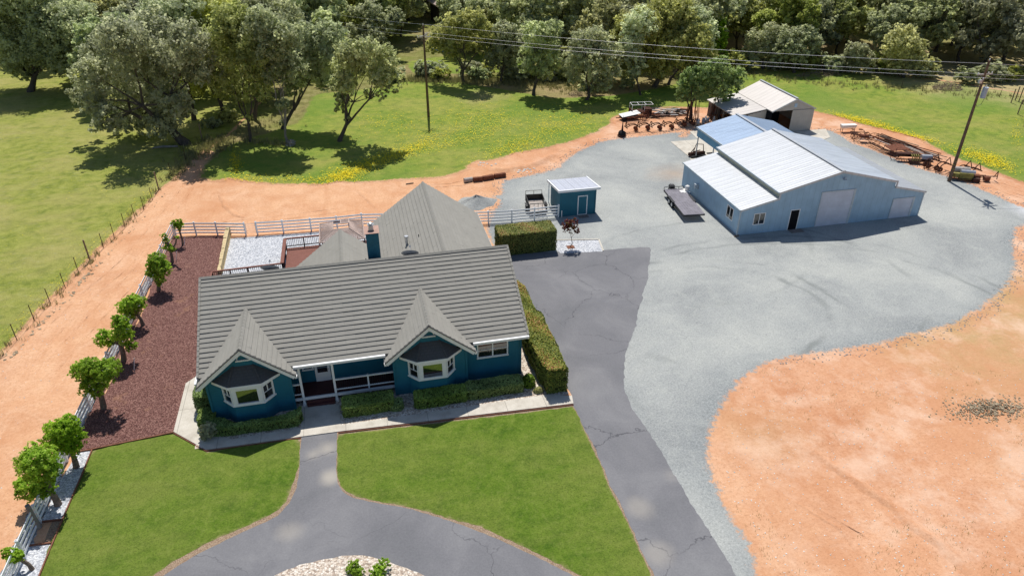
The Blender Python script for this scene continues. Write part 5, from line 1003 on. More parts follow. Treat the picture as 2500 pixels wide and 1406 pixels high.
bush('shrub','loose light green shrub at the bend of the front walk',(-10.9,37.0),.75,'oakb',.06,21)
bush('shrub','left bright green shrub in the beige island bed',G(866,1402),.55,'mulb',.06,22); bush('shrub','right bright green shrub in the beige island bed',G(930,1402),.58,'mulb',.06,23)
# red leaved little tree
B=G(1393,604); bl=[(tuple(stand(x,y,B)),r*.0365) for x,y,r in ((1385,548,13),(1400,545,12),(1392,557,13),(1408,560,9),(1410,566,6),(1380,561,7))]
tree('red_leaf_tree','slim little tree with dark red leaves in the square white stone bed','tree',B,bl,'photred',.06,.045,77,None,cover=1.1,bm_='barkm',fork=.6)
b=MB(); b.box(-.35,.35,-.3,.3,.02,.06); tag(b.build('planting_pit',M['edging'],loc=(*B,0)),kind='structure')
# ---------------- grass tufts, flowers ----------------
def tufts(name,pts,h,mat,seed,w=.02,n=9,sp=.25):
    rs=np.random.RandomState(seed); P=np.repeat(np.array(pts),n,axis=0); m=len(P); a=rs.rand(m)*6.28; base=np.column_stack([P+rs.normal(size=(m,2))*sp*.5,np.zeros(m)]); hh=h*(.5+.8*rs.rand(m)); ln=rs.rand(m)*.5
    dx=np.column_stack([np.cos(a),np.sin(a),np.zeros(m)]); tip=base+np.column_stack([np.cos(a+1.5)*ln*hh,np.sin(a+1.5)*ln*hh,hh]); V=np.stack([base-dx*w,base+dx*w,tip],1); o=quads_mesh(name,V,mat,np.clip(.5+.25*rs.normal(size=m),0,1),nv=3); tag(o,'tall dry grass tufts along the fences and wood edge' if name=='tall_grass' else None,'grass' if name=='tall_grass' else None,kind='stuff'); return o
rs=np.random.RandomState(9); pts=[]
for x0,y0,x1,y1,n,s in ((415,440,470,380,90,.6),(470,385,540,340,260,1.3),(560,330,680,300,60,2.),(0,872,390,462,60,.3),(1000,195,1300,205,900,1.2),(1300,205,1480,225,300,1.5),(1830,190,2500,240,200,1.2),(600,345,700,355,60,.5)):
    a=np.array(G(x0,y0));c=np.array(G(x1,y1)); t=rs.rand(n,1); pts.append(a+(c-a)*t+rs.normal(size=(n,2))*s)
tufts('tall_grass',np.concatenate(pts),.55,M['tallg'],3,w=.03)
q_=[]
while len(q_)<260:
    g_=G(rs.uniform(1760,2560),rs.uniform(800,1500))
    if not inside(np.array([g_]),gra)[0] and math.sin(g_[0]*.5)+math.cos(g_[1]*.4+g_[0]*.2)+(1 if g_[1]>42 else 0)>.2: q_.append(g_)
o=tufts('dry_weeds',q_,.13,M['tallg'],13,w=.012,n=6,sp=.25); tag(o,'sparse dry weeds on the orange dirt','weeds')
fl=[];fz=[(890,405,95,16,700,-.38),(850,425,50,10,400,-.3),(1000,368,70,12,300,-.45),(1150,335,70,16,250,-.3),(760,440,90,7,90,0),(980,375,80,14,450,-.25),(840,430,35,12,300,0),(700,440,60,8,60,0),(575,400,12,26,200,0),(1300,345,70,30,500,-.3),(1180,290,80,30,450,0),(1380,300,80,25,450,0),(1250,360,60,15,250,-.3),(600,440,50,10,120,0),(2075,290,35,6,350,.2),(2130,303,55,7,700,.25),(2230,335,50,5,420,.22),(2170,320,60,8,150,.25),(2400,385,45,12,500,.25),(2430,400,35,12,350,.3),(2350,375,40,6,120,.2),(2480,330,8,30,80,0),(1080,330,120,30,250,0),(940,300,60,20,150,0),(1700,300,50,6,60,0)]
for cx,cy,sx,sy,n,sl_ in fz:
    for _ in range(int(n*1.6)):
        u=rs.normal()*.5;v=rs.normal()*.5; px=cx+u*sx*1.5; py=cy+v*sy*1.3+(px-cx)*sl_
        g=G(px,min(py,1400)); fl.append(g)
for _ in range(700):
    t=rs.rand(); fl.append(tuple(np.array(G(0,868))*(1-t)+np.array(G(392,462))*t+rs.normal(size=2)*.5+np.array([-.5,.2])))
for _ in range(250): fl.append(G(rs.uniform(0,400),rs.uniform(260,700)))
fl=np.array(fl); ok=inside(fl,back)|inside(fl,left); fl=fl[ok]; fl=fl[[not inside(np.array([p]),PX([(380,480),(480,395),(470,440)]))[0] for p in fl]]
m=len(fl); C=np.column_stack([fl,.10+.08*rs.rand(m)]); V,T=leafquads(C,np.column_stack([rs.normal(size=(m,2))*.3,np.ones(m)]),np.ones(m),np.where(fl[:,0]<-15,.035,.058)[:,None]*1.0,1.0,rs); o=quads_mesh('wildflowers',V,M['flower'],T); tag(o,'drifts of small yellow wildflowers in the green meadow','flowers',kind='stuff')
# ---------------- white rail fence ----------------
def vfence(label,pts,loc,rails=(.28,.6,.92,1.24),post_h=1.38):
    f=thing('white_fence',label,'fence',(*loc,0)); ox,oy=loc
    for x,y in pts:
        b=MB(); x-=ox;y-=oy; b.box(x-.065,x+.065,y-.065,y+.065,0,post_h); b.face([(x-.08,y-.08,post_h),(x+.08,y-.08,post_h),(x,y,post_h+.07)]);b.face([(x+.08,y-.08,post_h),(x+.08,y+.08,post_h),(x,y,post_h+.07)]);b.face([(x+.08,y+.08,post_h),(x-.08,y+.08,post_h),(x,y,post_h+.07)]);b.face([(x-.08,y+.08,post_h),(x-.08,y-.08,post_h),(x,y,post_h+.07)]); b.box(x-.085,x+.085,y-.085,y+.085,post_h-.03,post_h); b.build('post',M['vinyl'],f)
    for z in rails:
        b=MB()
        for a,c in zip(pts[:-1],pts[1:]): b.bar((a[0]-ox,a[1]-oy,z),(c[0]-ox,c[1]-oy,z),.04,.14)
        b.build('rail',M['vinyl'],f)
    return f
cor=G(426,575); end=(-19.2,13)
n=23; pl=[]
mid=[(-19.2,13),(-19.05,32),(-18.97,39.5),(-18.37,55.3),cor]
Ls=[math.hypot(b[0]-a[0],b[1]-a[1]) for a,b in zip(mid[:-1],mid[1:])]; tot=sum(Ls)
for i in range(n+1):
    s=tot*i/n; k=0
    while k<len(Ls)-1 and s>Ls[k]: s-=Ls[k];k+=1
    a,c=mid[k],mid[k+1]; t=min(1,s/Ls[k]); pl.append((a[0]+(c[0]-a[0])*t,a[1]+(c[1]-a[1])*t))
vfence('long white rail fence beside the mulberries and orange track',pl,(-18.9,40))
vfence('short white rail fence behind the red mulch bed',PX([(430,576),(480,574),(532,574),(601,575)]),(-14,66.5))
rest=PX([(629.6,573),(693,569),(760.6,564),(824,559),(885,552)])
a=G(885,552);c=G(1192.4,546); rest+=[(a[0]+(c[0]-a[0])*t,a[1]+(c[1]-a[1])*t) for t in (.2,.4,.6,.8)]+PX([(1192.4,546),(1249.4,542.7),(1304.5,537.5),(1362.9,530.5)])
vfence('long white rail fence running behind the house to the teal shed',rest,(2,65))
gt=thing('tube_gate','narrow pale metal gate between two white fence posts','gate',(-10.3,66,0)); a=G(604,575);c=G(627,573.5); b=MB()
for z in (.3,.52,.74,.96,1.18): b.tube([(a[0]+10.3,a[1]-66,z),(c[0]+10.3,c[1]-66,z)],.018,6)
b.build('gate_rail',M['galv'],gt); b=MB()
for p in (a,c): b.tube([(p[0]+10.3,p[1]-66,.2),(p[0]+10.3,p[1]-66,1.25)],.022,6)
b.build('gate_frame',M['galv'],gt)
# ---------------- wire fences ----------------
def wfence(label,posts,loc,h=1.5,tall=None,nm='wire_fence',wires=(.35,.7,1.05,1.4)):
    f=thing(nm,label,'fence',(*loc,0)); ox,oy=loc
    for i,(x,y) in enumerate(posts):
        b=MB(); x-=ox;y-=oy
        if tall and i in tall: b.tube([(x,y,0),(x,y,2.1)],.075,8); b.build('post',M['wood'],f)
        else: b.box(x-.022,x+.022,y-.022,y+.022,0,h); b.build('post',M['rustd'],f)
    for z in wires:
        b=MB()
        for a,c in zip(posts[:-1],posts[1:]): b.tube([(a[0]-ox,a[1]-oy,z),(c[0]-ox,c[1]-oy,z)],.006,4,cap=False)
        b.build('wire',M['rustd'],f)
wp=PX([(42,831),(85,784),(124,743),(160,704),(192,665),(220,636.5),(253.5,605),(280,581),(306,555),(330,533),(352,513),(373,490),(388,464),(418,428),(455,395),(494,342)])
d=Vector(wp[0])-Vector(wp[1]); pre=[(wp[0][0]+d.x*k,wp[0][1]+d.y*k) for k in (6,5,4,3,2,1)]
wfence('rusty wire fence with thin posts between left pasture and orange track',pre+wp,(-24,65),tall=(11,18,21))
wfence('thin wire fence across the far clearing past the left utility pole',[G(x,y) for x,y in ((985,190),(1015,187),(1045,186),(1080,190),(1120,188),(1160,186),(1200,187),(1240,189),(1280,190),(1320,190))],G(1150,188),1.3)
wfence('thin wire fence along the far edge of the right meadow',[G(x,y) for x,y in ((1838,190),(1900,193),(1960,196),(2020,200),(2080,206),(2140,210),(2200,216),(2260,222),(2320,227),(2380,233),(2440,238),(2490,243))],G(2160,212),1.3)
wfence('wood posted wire fence at the right edge beyond the utility pole',[G(x,y) for x,y in ((2468,252),(2478,246),(2487,249),(2496,255),(2484,280),(2500,310),(2520,345),(2560,420))],G(2490,290),1.4,tall=(0,1,2,3,4,5,6,7))
# ---------------- utility poles and wires ----------------
def pole(label,base,h,arm,angs):
    t=thing('utility_pole',label,'utility pole',(*base,0)); b=MB(); b.tube([(0,0,-.3),(0,0,h*.5),(0,0,h)],[.19,.155,.115],12); b.build('pole_shaft',M['polewood'],t)
    pts=[]
    for (z,an,L) in arm:
        dx,dy=math.cos(an)*L,math.sin(an)*L; b=MB(); b.bar((-dx,-dy,z),(dx,dy,z),.1,.12); b.bar((-dx*.55,-dy*.55,z-.04),(0,0,z-.55),.03,.03); b.bar((dx*.55,dy*.55,z-.04),(0,0,z-.55),.03,.03); ca=b.build('crossarm',M['greywood'],t)
        for s in (-.92,.92,.45): 
            b=MB(); b.tube([(dx*s,dy*s,z+.06),(dx*s,dy*s,z+.14),(dx*s,dy*s,z+.24)],[.03,.06,.05],8); b.build('insulator',M['porcelain'],ca)
    b=MB(); b.tube([(0,0,h),(0,0,h+.12),(0,0,h+.22)],[.03,.06,.05],8); b.build('insulator',M['porcelain'],t); return t
PLb=G(1046.4,285.9); PRb=G(2316.4,443.2)
dirw=Vector((PRb[0]-PLb[0],PRb[1]-PLb[1])).normalized(); an=math.atan2(dirw.y,dirw.x)+math.pi/2
pL=pole('tall utility pole standing alone in the middle of the meadow',PLb,12.3,[(11.0,an,1.1),(10.8,an-.9,.9)],0)
pR=pole('tall utility pole with grey transformer at the gravel edge on the right',PRb,13.3,[(11.55,an-.2,1.05),(11.9,an-1.0,.9)],0)
b=MB(); b.tube([(.55,-.15,9.45),(.55,-.15,10.5)],.27,16); b.tube([(.55,-.15,10.5),(.55,-.15,10.56)],.29,16); tr=b.build('transformer',M['greyblue'],pR,smooth=False); b=MB(); b.tube([(.5,-.2,10.56),(.5,-.2,10.85)],[.05,.03],8); b.tube([(.62,-.05,10.56),(.62,-.05,10.72)],[.04,.03],8); b.build('bushing',M['porcelain'],tr)
b=MB(); b.bar((0,0,10.2),(.5,-.1,10.2),.06); b.build('bracket',M['galv'],pR); b=MB(); b.tube([(.78,-.1,10),(.85,-.1,9.2),(.75,-.05,8.7),(.4,0,8.5),(.1,0,8.8)],.022,6); b.build('cable_loop',M['black'],pR)
b=MB(); b.box(-.45,-.1,-.12,.12,11.0,11.35); b.build('switch_box',M['galv'],pR)
b=MB()
for z in (1.5,2.0,2.4): b.tube([(0,0,z),(0,0,z+.05)],.2,12)
b.build('warning_band',M['yellow'],pR,sep=True)
def wire(name,label,p,q,sag,r=.0105,n=18):
    b=MB(); p=Vector(p);q=Vector(q); pts=[p.lerp(q,i/n)-Vector((0,0,sag*4*(i/n)*(1-i/n))) for i in range(n+1)]; b.tube(pts,r,5,cap=False); return tag(b.build(name,M['wire']),label,'power line','power lines between the utility poles')
def ap(base,z,a,L): return (base[0]+math.cos(a)*L,base[1]+math.sin(a)*L,z)
LW=[ap(PLb,12.45,0,0),ap(PLb,11.2,an,1.0),ap(PLb,11.2,an,-1.0)]; RW=[ap(PRb,13.0,0,0),ap(PRb,11.75,an-.2,.95),ap(PRb,11.75,an-.2,-.95)]
for i,w in enumerate(('topmost','far side lower','near side lower')): wire('power_line','%s wire spanning from the meadow pole to the right pole'%w,LW[i],RW[i],.55)
far=[stand(745,22,(PLb[0]-38,PLb[1]+46)),stand(770,42,(PLb[0]-38,PLb[1]+46)),stand(765,50,(PLb[0]-38,PLb[1]+46))]
for i,w in enumerate(('topmost','far side lower','near side lower')): wire('power_line','%s wire running from the meadow pole into the left wood'%w,LW[i],tuple(far[i]),.3)
for i,(w,dx,dy) in enumerate((('topmost',0,0),('far side lower',0,0),('near side lower',0,0))): wire('power_line','%s wire leaving the right pole toward the right edge'%w,RW[i],(RW[i][0]+46,RW[i][1]-12,RW[i][2]+.2),.6)
# ---------------- trailers ----------------
def wheel(parent,c,r,w,ax,rim=True):
    b=MB(); c=Vector(c); ax=Vector(ax); b.tube([c-ax*w/2,c-ax*w*.42,c+ax*w*.42,c+ax*w/2],[r*.88,r,r,r*.88],18); o=b.build('wheel',M['rubber'],parent)
    b=MB()
    for s in (-1,1): b.tube([c+ax*(w/2+.0)*s,c+ax*(w/2+.012)*s],[r*.6,r*.5],12)
    b.build('rim',M['galv'],o)
T0=G(1671.7,526.4,.75);T1=G(1718.6,519.6,.75);T2=G(1667.4,459.4,.75);T3=G(1622.2,463.7,.75)
ctr=((T0[0]+T1[0]+T2[0]+T3[0])/4,(T0[1]+T1[1]+T2[1]+T3[1])/4); ang=math.atan2(T3[1]-T0[1],T3[0]-T0[0]); Lh=(math.hypot(T3[0]-T0[0],T3[1]-T0[1])+math.hypot(T2[0]-T1[0],T2[1]-T1[1]))/4; Wh=math.hypot(T1[0]-T0[0],T1[1]-T0[1])/2
ft=thing('flatbed_trailer','grey flatbed trailer parked along the blue barn\'s left wall','trailer',(*ctr,0),ang)
b=MB(); n=8
for i in range(n): y=-Wh+2*Wh*i/n; b.box(-Lh,Lh,y+.006,y+2*Wh/n-.006,.68,.74)
b.build('deck',M['trailer'],ft); b=MB()
for y in (-Wh,Wh): b.bar((-Lh,y,.63),(Lh,y,.63),.06,.16)
for x in (-Lh,-Lh*.5,0,Lh*.5,Lh): b.bar((x,-Wh,.6),(x,Wh,.6),.06,.1)
b.build('frame',M['black'],ft); b=MB(); b.bar((Lh-.03,-Wh,1.02),(Lh-.03,Wh,1.02),.05); 
for k in range(5): y=-Wh+2*Wh*k/4; b.bar((Lh-.03,y,.7),(Lh-.03,y,1.02),.04)
b.build('headboard',M['black'],ft); b=MB(); b.bar((Lh,-.7,.55),(Lh+1.3,0,.5),.08);b.bar((Lh,.7,.55),(Lh+1.3,0,.5),.08); b.bar((Lh+1.25,0,.5),(Lh+1.6,0,.5),.09); b.tube([(Lh+1.1,0,0),(Lh+1.1,0,.9)],.04,8); b.box(Lh+.4,Lh+.9,-.25,.25,.55,.95); b.build('drawbar',M['black'],ft)
for s in (-1,1):
    for x in (.2,1.05): wheel(ft,(x,s*(Wh+.02),.34),.34,.2,(0,1,0))
    b=MB(); pts=[(-.35,s*Wh*1.03,.42),(-.2,s*Wh*1.03,.76),(1.45,s*Wh*1.03,.76),(1.6,s*Wh*1.03,.42)]; 
    for a,c in zip(pts[:-1],pts[1:]): b.bar(a,c,.02,.24,up=(0,1,0)) if 0 else b.bar(a,c,.26,.02)
    b.build('mudguard',M['black'],ft)
b=MB(); b.box(-.35,.35,-.3,.3,.745,.77); b.box(-.1,.6,-.45,.1,.745,.78); b.box(.15,.5,.0,.55,.78,.80); tag(b.build('white_cloth',M['tarp'],loc=(*G(1668,467,.76),0)),'crumpled white sheet lying on the flatbed trailer','sheet')
hb=MB(); hb.tube([(0,0,.75),(0,0,1.15),(0,0,1.3),(0,0,1.38)],[.22,.25,.22,.1],12); tag(hb.build('white_drum',M['tarp'],loc=(*G(1677,466,.76),0)),'rounded white container on the rear corner of the flatbed trailer','container')
p=G(1706,488); b=MB(); b.tube([(0,0,0),(0,0,1.3)],.05,8); b.box(-.14,.14,-.1,.1,1.2,1.5); tag(b.build('dark_post',M['black'],loc=(*p,0)),'short dark post with box head between trailer and barn wall','post')
# box trailer behind the fence
ct=thing('utility_trailer','black open mesh sided trailer behind the white fence by the teal shed','trailer',(*G(1308,512),0),math.atan2(1,.0)-.10)
b=MB(); b.box(-1.5,1.5,-.85,.85,.45,.5); b.build('floor',M['greywood'],ct); b=MB()
for s in (-.87,.87):
    b.bar((-1.5,s,.5),(1.5,s,.5),.05);b.bar((-1.5,s,1.15),(1.5,s,1.15),.05)
    for k in range(6): x=-1.5+3*k/5; b.bar((x,s,.45),(x,s,1.15),.04)
b.build('side_rail',M['black'],ct); b=MB(); b.box(-1.5,1.5,.84,.86,.5,1.1); b.box(.2,1.5,-.86,-.84,.5,1.1);b.box(1.46,1.5,-.85,.85,.5,1.1); b.build('side_panel',M['black'],ct)
b=MB(); b.bar((1.5,-.85,1.5),(1.5,.85,1.5),.04); b.bar((1.5,-.85,1.1),(1.5,-.85,1.5),.04);b.bar((1.5,.85,1.1),(1.5,.85,1.5),.04);b.bar((1.5,0,1.1),(1.5,0,1.5),.04); b.build('front_rack',M['black'],ct)
b=MB(); b.bar((-1.5,-.85,1.35),(-1.5,.85,1.35),.06)
for k in range(5): y=-.85+1.7*k/4; b.bar((-1.5,y,.5),(-1.5,y,1.35),.035)
b.build('tailgate',M['black'],ct)
for s in (-1,1): wheel(ct,(-.2,s*1.02,.33),.33,.2,(0,1,0))
b=MB()
for s in (-1,1): b.box(-.65,.25,s*1.02-.12,s*1.02+.12,.70,.73)
b.build('mudguard',M['black'],ct)
b=MB(); b.bar((1.5,-.5,.45),(2.6,0,.45),.07);b.bar((1.5,.5,.45),(2.6,0,.45),.07); b.build('drawbar',M['black'],ct)
# ---------------- old farm implements ----------------
def plow(scale=1.,discs=True):
    t=thing('plow','x','plow'); b=MB(); b.tube([(-.1,-.3,.55),(-.1,0,1.15),(-.1,.3,.55)],.045,6); b.tube([(-.1,-.42,.55),(-.1,.42,.55)],.045,6); b.tube([(-.1,0,1.15),(.35,0,.75)],.035,6); b.build('hitch_frame',M['rustd'],t)
    for k,(x,y) in enumerate(((0,-.15),(.1,.25))):
        b=MB(); b.tube([(-.1,y,.55),(.35,y,.78),(.8+x,y,.82),(1.15+x,y,.68),(1.25+x,y,.35),(1.1+x,y,.12)],[.045,.05,.05,.05,.045,.035],7); be=b.build('beam',M['rustd'],t)
        b=MB(); c=Vector((1.05+x,y-.05,.3)); nn=Vector((.6,.75,.15)).normalized(); u=nn.cross(Vector((0,0,1))).normalized(); w=nn.cross(u); prev=None
        for r_,h_ in ((.02,.07),(.15,.04),(.24,-.01)):
            rg=[c+nn*h_+(u*math.cos(a*math.pi/7)+w*math.sin(a*math.pi/7))*r_ for a in range(14)]
            if prev:
                for a in range(14): b.face([prev[a],prev[(a+1)%14],rg[(a+1)%14],rg[a]])
            prev=rg
        b.build('disc',M['rust'],be)
    b=MB(); b.tube([(.3,-.15,.78),(.3,.25,.78)],.025,6); b.tube([(1.1,-.2,.1),(1.5,.1,.05)],.03,6); b.build('brace',M['rustd'],t); t.scale=(scale,)*3; return t
base_plow=plow(1.05)
def place(src,first,px,py,rz,label,group,s=1):
    o=src if first else copy_tree(src); o.location=(*G(px,py),0); o.rotation_euler=(0,0,rz); o.scale=(s,s,s); o['label']=label; o['group']=group; return o
row1=[(1529,323,'next to the upright iron machine'),(1559,321,'second from the upright machine'),(1589,321,'third from the upright machine'),(1619,319,'fourth from the upright machine'),(1650,314,'nearest the light green trees'),(1672,311,'half hidden at the trunk clutter')]
for i,(x,y,w) in enumerate(row1): place(base_plow,i==0,x,y,.05+.05*i,'rusty curved plow in the left gravel edge row, '+w,'plows in a row at the left gravel edge',1.2)
row2=[(2262,408,'left of the utility pole, far one'),(2290,417,'just left of the utility pole foot'),(2340,425,'behind the yellow machine'),(2362,431,'right of the yellow machine')]
for i,(x,y,w) in enumerate(row2): place(base_plow,False,x+18,y-2,math.pi+.25,'rusty curved plow in the right row, '+w,'plows in a row at the right gravel edge',1.3)
def machine(name,label,cat,px,py,rz,parts,s=1.):
    t=thing(name,label,cat,(*G(px,py),0),rz); t.scale=(s,)*3
    for nm,mt_,fn in parts:
        b=MB(); fn(b); b.build(nm,M[mt_],t,sep=nm in('leg','seat','blade','hood'))
    return t
def wheelspoked(c,r,ax='y',n=8,tr=.03):
    def f(b):
        pts=[]
        for a in range(21):
            th=a*math.pi/10; pts.append((c[0]+r*math.cos(th),c[1],c[2]+r*math.sin(th)) if ax=='y' else (c[0],c[1]+r*math.cos(th),c[2]+r*math.sin(th)))
        b.tube(pts,tr,6,cap=False)
        for k in range(n):
            th=k*2*math.pi/n; q=(c[0]+r*math.cos(th),c[1],c[2]+r*math.sin(th)) if ax=='y' else (c[0],c[1]+r*math.cos(th),c[2]+r*math.sin(th)); b.tube([c,q],.014,4)
        b.tube([(c[0],c[1]-.08,c[2]),(c[0],c[1]+.08,c[2])],.06,8)
    return f
machine('iron_planter','upright black iron machine with tall rod at the row\'s left end','machine',1518,334,.3,[('drum','rubber',lambda b:b.tube([(0,-.3,.4),(0,.3,.4)],.42,16)),('frame','rustd',lambda b:(b.tube([(0,0,.6),(0,0,1.9)],[.16,.05],8),b.tube([(0,0,1.9),(0,0,2.8)],.02,5),b.box(-.5,.5,-.35,.35,.1,.25)))])
# harrows and machines of the right row
def harrow(label,x0,y0,x1,y1,n,mt_='rustd'):
    a=Vector((*G(x0,y0),0));c=Vector((*G(x1,y1),0)); L=(c-a).length; rz=math.atan2((c-a).y,(c-a).x); t=thing('harrow',label,'harrow',tuple((a+c)/2),rz)
    b=MB(); b.bar((-L/2,0,.45),(L/2,0,.45),.09); b.bar((-L/2,.5,.4),(L/2,.5,.4),.07)
    for k in range(n+1): x=-L/2+L*k/n; b.bar((x,0,.45),(x,.5,.4),.05)
    b.build('frame',M[mt_],t); b=MB()
    for k in range(n*2): 
        x=-L/2+L*(k+.5)/(n*2); b.tube([(x,-.03,.45),(x-.1,-.1,.2),(x,-.2,.02)],.02,4); b.tube([(x,.5,.4),(x-.1,.4,.2),(x,.3,.02)],.02,4)
    b.build('tine',M['rustd'],t,); b=MB()
    for x in (-L*.35,L*.3): b.tube([(x,0,.45),(x,.1,1.1),(x+.15,.1,1.1)],.03,5)
    b.build('lever',M['rustd'],t,sep=True); return t
harrow('rusty tined harrow left of the roofed barn\'s long bar in the right row',2118,356,2148,370,5); harrow('long rusty toothed harrow in the middle of the right row',2148,372,2192,386,9)
machine('white_tank','white oblong tank on thin legs at the start of the right row','tank',2068,322,-.12,[('tank_body','tarp',lambda b:(b.hexa([(-1.6,-.45,1.0),(1.6,-.45,1.0),(1.6,.45,1.0),(-1.6,.45,1.0),(-1.7,-.6,1.65),(1.7,-.6,1.65),(1.7,.6,1.65),(-1.7,.6,1.65)]))),('leg','rustd',lambda b:[b.bar((x,y,0),(x,y,1.0),.07) for x in(-1.4,1.4) for y in(-.4,.4)]),('axle','rustd',lambda b:(b.bar((-2.6,0,.6),(1.6,0,.6),.08),b.bar((1.2,-.6,.5),(1.2,.6,.5),.08)))],.6)
machine('old_mower','low rusty machine with seats and springs behind the white tank','machine',2098,338,-.4,[('frame','rustd',lambda b:(b.bar((-.9,0,.4),(.9,0,.4),.08),b.bar((-.9,.5,.5),(.9,.5,.5),.06),b.bar((-.5,0,.4),(-.5,.9,.6),.06),b.bar((.5,0,.4),(.5,.9,.6),.06))),('seat','rust',lambda b:b.tube([(0,.2,.85),(0,.2,.9)],.22,10)),('wheel','rustd',wheelspoked((-.6,-.2,.35),.35)),('wheel','rustd',wheelspoked((.6,-.2,.35),.35))],1.25)
machine('wheel_rake','dark red iron machine with big spoked wheels in the right row','machine',2108,347,-.35,[('frame','rust',lambda b:(b.bar((-.9,-.3,.6),(.9,-.3,.6),.09),b.bar((-.8,.4,.6),(.8,.4,.6),.07),b.box(-.5,.3,-.2,.35,.5,.8),b.tube([(0,0,.8),(.2,0,1.2)],.03,5))),('wheel','rust',wheelspoked((-.75,.1,.5),.5,'y')),('wheel','rust',wheelspoked((.9,-.1,.55),.55,'y')),('spring','galv',lambda b:b.tube([(-.6,-.4,.3),(-.3,-.5,.6),(0,-.45,.4)],.03,5))],1.15)
machine('seed_drill','dark seed drill with long box and wheels in the right row','machine',2212,393,-.35,[('box','rustd',lambda b:b.hexa([(-1.3,-.2,.6),(1.3,-.2,.6),(1.3,.2,.6),(-1.3,.2,.6),(-1.3,-.35,1.0),(1.3,-.35,1.0),(1.3,.35,1.0),(-1.3,.35,1.0)])),('frame','rustd',lambda b:(b.bar((-1.4,-.5,.4),(1.4,-.5,.4),.08),b.bar((-1.4,.5,.4),(1.4,.5,.4),.08),[b.tube([(-1.1+.3*k,-.5,.4),(-1.0+.3*k,-.65,.05)],.025,4) for k in range(8)])),('wheel','rustd',wheelspoked((-1.45,0,.45),.45)),('wheel','rustd',wheelspoked((1.45,0,.45),.45))])
machine('corn_sheller','machine with curved yellow ribs and grey hopper in the right row','machine',2240,400,-.35,[('hopper','galv',lambda b:b.hexa([(.2,-.35,.7),(1.4,-.35,.7),(1.4,.35,.7),(.2,.35,.7),(.2,-.2,1.1),(1.4,-.2,1.1),(1.4,.2,1.1),(.2,.2,1.1)])),('ribs','yellow',lambda b:[b.tube([(-.1-.25*k,-.5,.5),(-.15-.25*k,-.2,1.0),(-.1-.25*k,.3,1.05),(0-.25*k,.5,.7)],.05,6) for k in range(4)]),('frame','rustd',lambda b:(b.box(-1.1,1.5,-.35,.35,.35,.5),b.bar((1.5,0,.5),(2.1,0,.9),.06),b.tube([(2.1,-.3,.3),(2.1,0,1.1),(2.1,.3,.3)],.03,5),[b.bar((x,y,0),(x,y,.4),.08) for x in(-.9,1.3) for y in(-.3,.3)]))])
machine('yellow_baler','faded yellow machine with rounded grey hood beside the right utility pole','machine',2345,438,-.45,[('body','yellow',lambda b:(b.box(-1.1,1.0,-.5,.3,.35,.8),b.box(-.4,.9,-.6,-.3,.2,.9))),('hood','greywood',lambda b:b.tube([(-.9,.35,.95),(.7,.35,.95)],.33,14)),('hood','galv',lambda b:b.tube([(-.3,-.2,.9),(1.1,-.2,.9)],.26,14)),('wheel','rust',wheelspoked((-1.2,-.5,.4),.38)),('frame','rustd',lambda b:(b.bar((-1.2,-.6,.3),(1.5,-.6,.3),.08),b.box(.9,1.6,-.8,-.2,.05,.45)))],1.05)
machine('old_cultivator','small rusty cultivator with upright lever, last in the right row','machine',2395,442,-.3,[('frame','rustd',lambda b:(b.bar((-1,0,.4),(1.3,0,.5),.07),b.bar((-1,.4,.4),(.5,.4,.4),.07),b.tube([(1.2,-.25,.3),(1.25,0,1.0),(1.2,.3,.3)],.04,5))),('blade','rust',lambda b:(b.box(-.9,-.2,-.1,.35,.2,.55),b.hexa([(.1,-.3,.15),(.6,-.3,.1),(.6,.1,.1),(.1,.1,.2),(.1,-.3,.45),(.6,-.3,.5),(.6,.1,.5),(.1,.1,.5)]))),('tine','rustd',lambda b:[b.tube([(x,-.1,.4),(x+.1,-.35,.05)],.025,4) for x in(-.8,-.4,0,.4)])],1.2)
# jeep frame, white hooded cart, red wheeled machine
machine('jeep_frame','old open topped vehicle with bare white rack at the meadow edge','vehicle',1562,283,-.1,[('body','rustd',lambda b:(b.box(-1.5,1.5,-.7,.7,.45,.75),b.box(.5,1.5,-.65,.65,.75,1.1),b.box(-1.5,-1.3,-.7,.7,.75,1.05))),('rack','white',lambda b:([b.bar((x,y,.75),(x,y,1.75),.05) for x in(-1.4,.4) for y in(-.65,.65)],b.bar((-1.4,-.65,1.75),(1.6,-.65,1.75),.06),b.bar((-1.4,.65,1.75),(1.6,.65,1.75),.06),[b.bar((x,-.65,1.75),(x,.65,1.75),.05) for x in(-1.4,-.4,.6,1.6)])),('wheel','rubber',lambda b:b.tube([(-1,-.8,.35),(-1,-.6,.35)],.35,14)),('wheel','rubber',lambda b:b.tube([(1,-.8,.35),(1,-.6,.35)],.35,14)),('wheel','rubber',lambda b:b.tube([(1,.6,.35),(1,.8,.35)],.35,14))],1.0)
machine('hooded_cart','low cart under a pale cream sloping sheet at the scrap row\'s left end','cart',1535,292,.1,[('sheet','tarp',lambda b:b.hexa([(-1.3,-.6,.55),(1.5,-.6,.85),(1.5,.7,.95),(-1.3,.7,.65),(-1.3,-.6,.6),(1.5,-.6,.9),(1.5,.7,1.0),(-1.3,.7,.7)])),('frame','rustd',lambda b:(b.box(-1.2,1.4,-.5,.6,.25,.5),b.bar((-2,0,.4),(-1.2,0,.4),.1))),('wheel','rubber',lambda b:b.tube([(-1,-.7,.3),(-1,-.5,.3)],.3,12))],1.0)
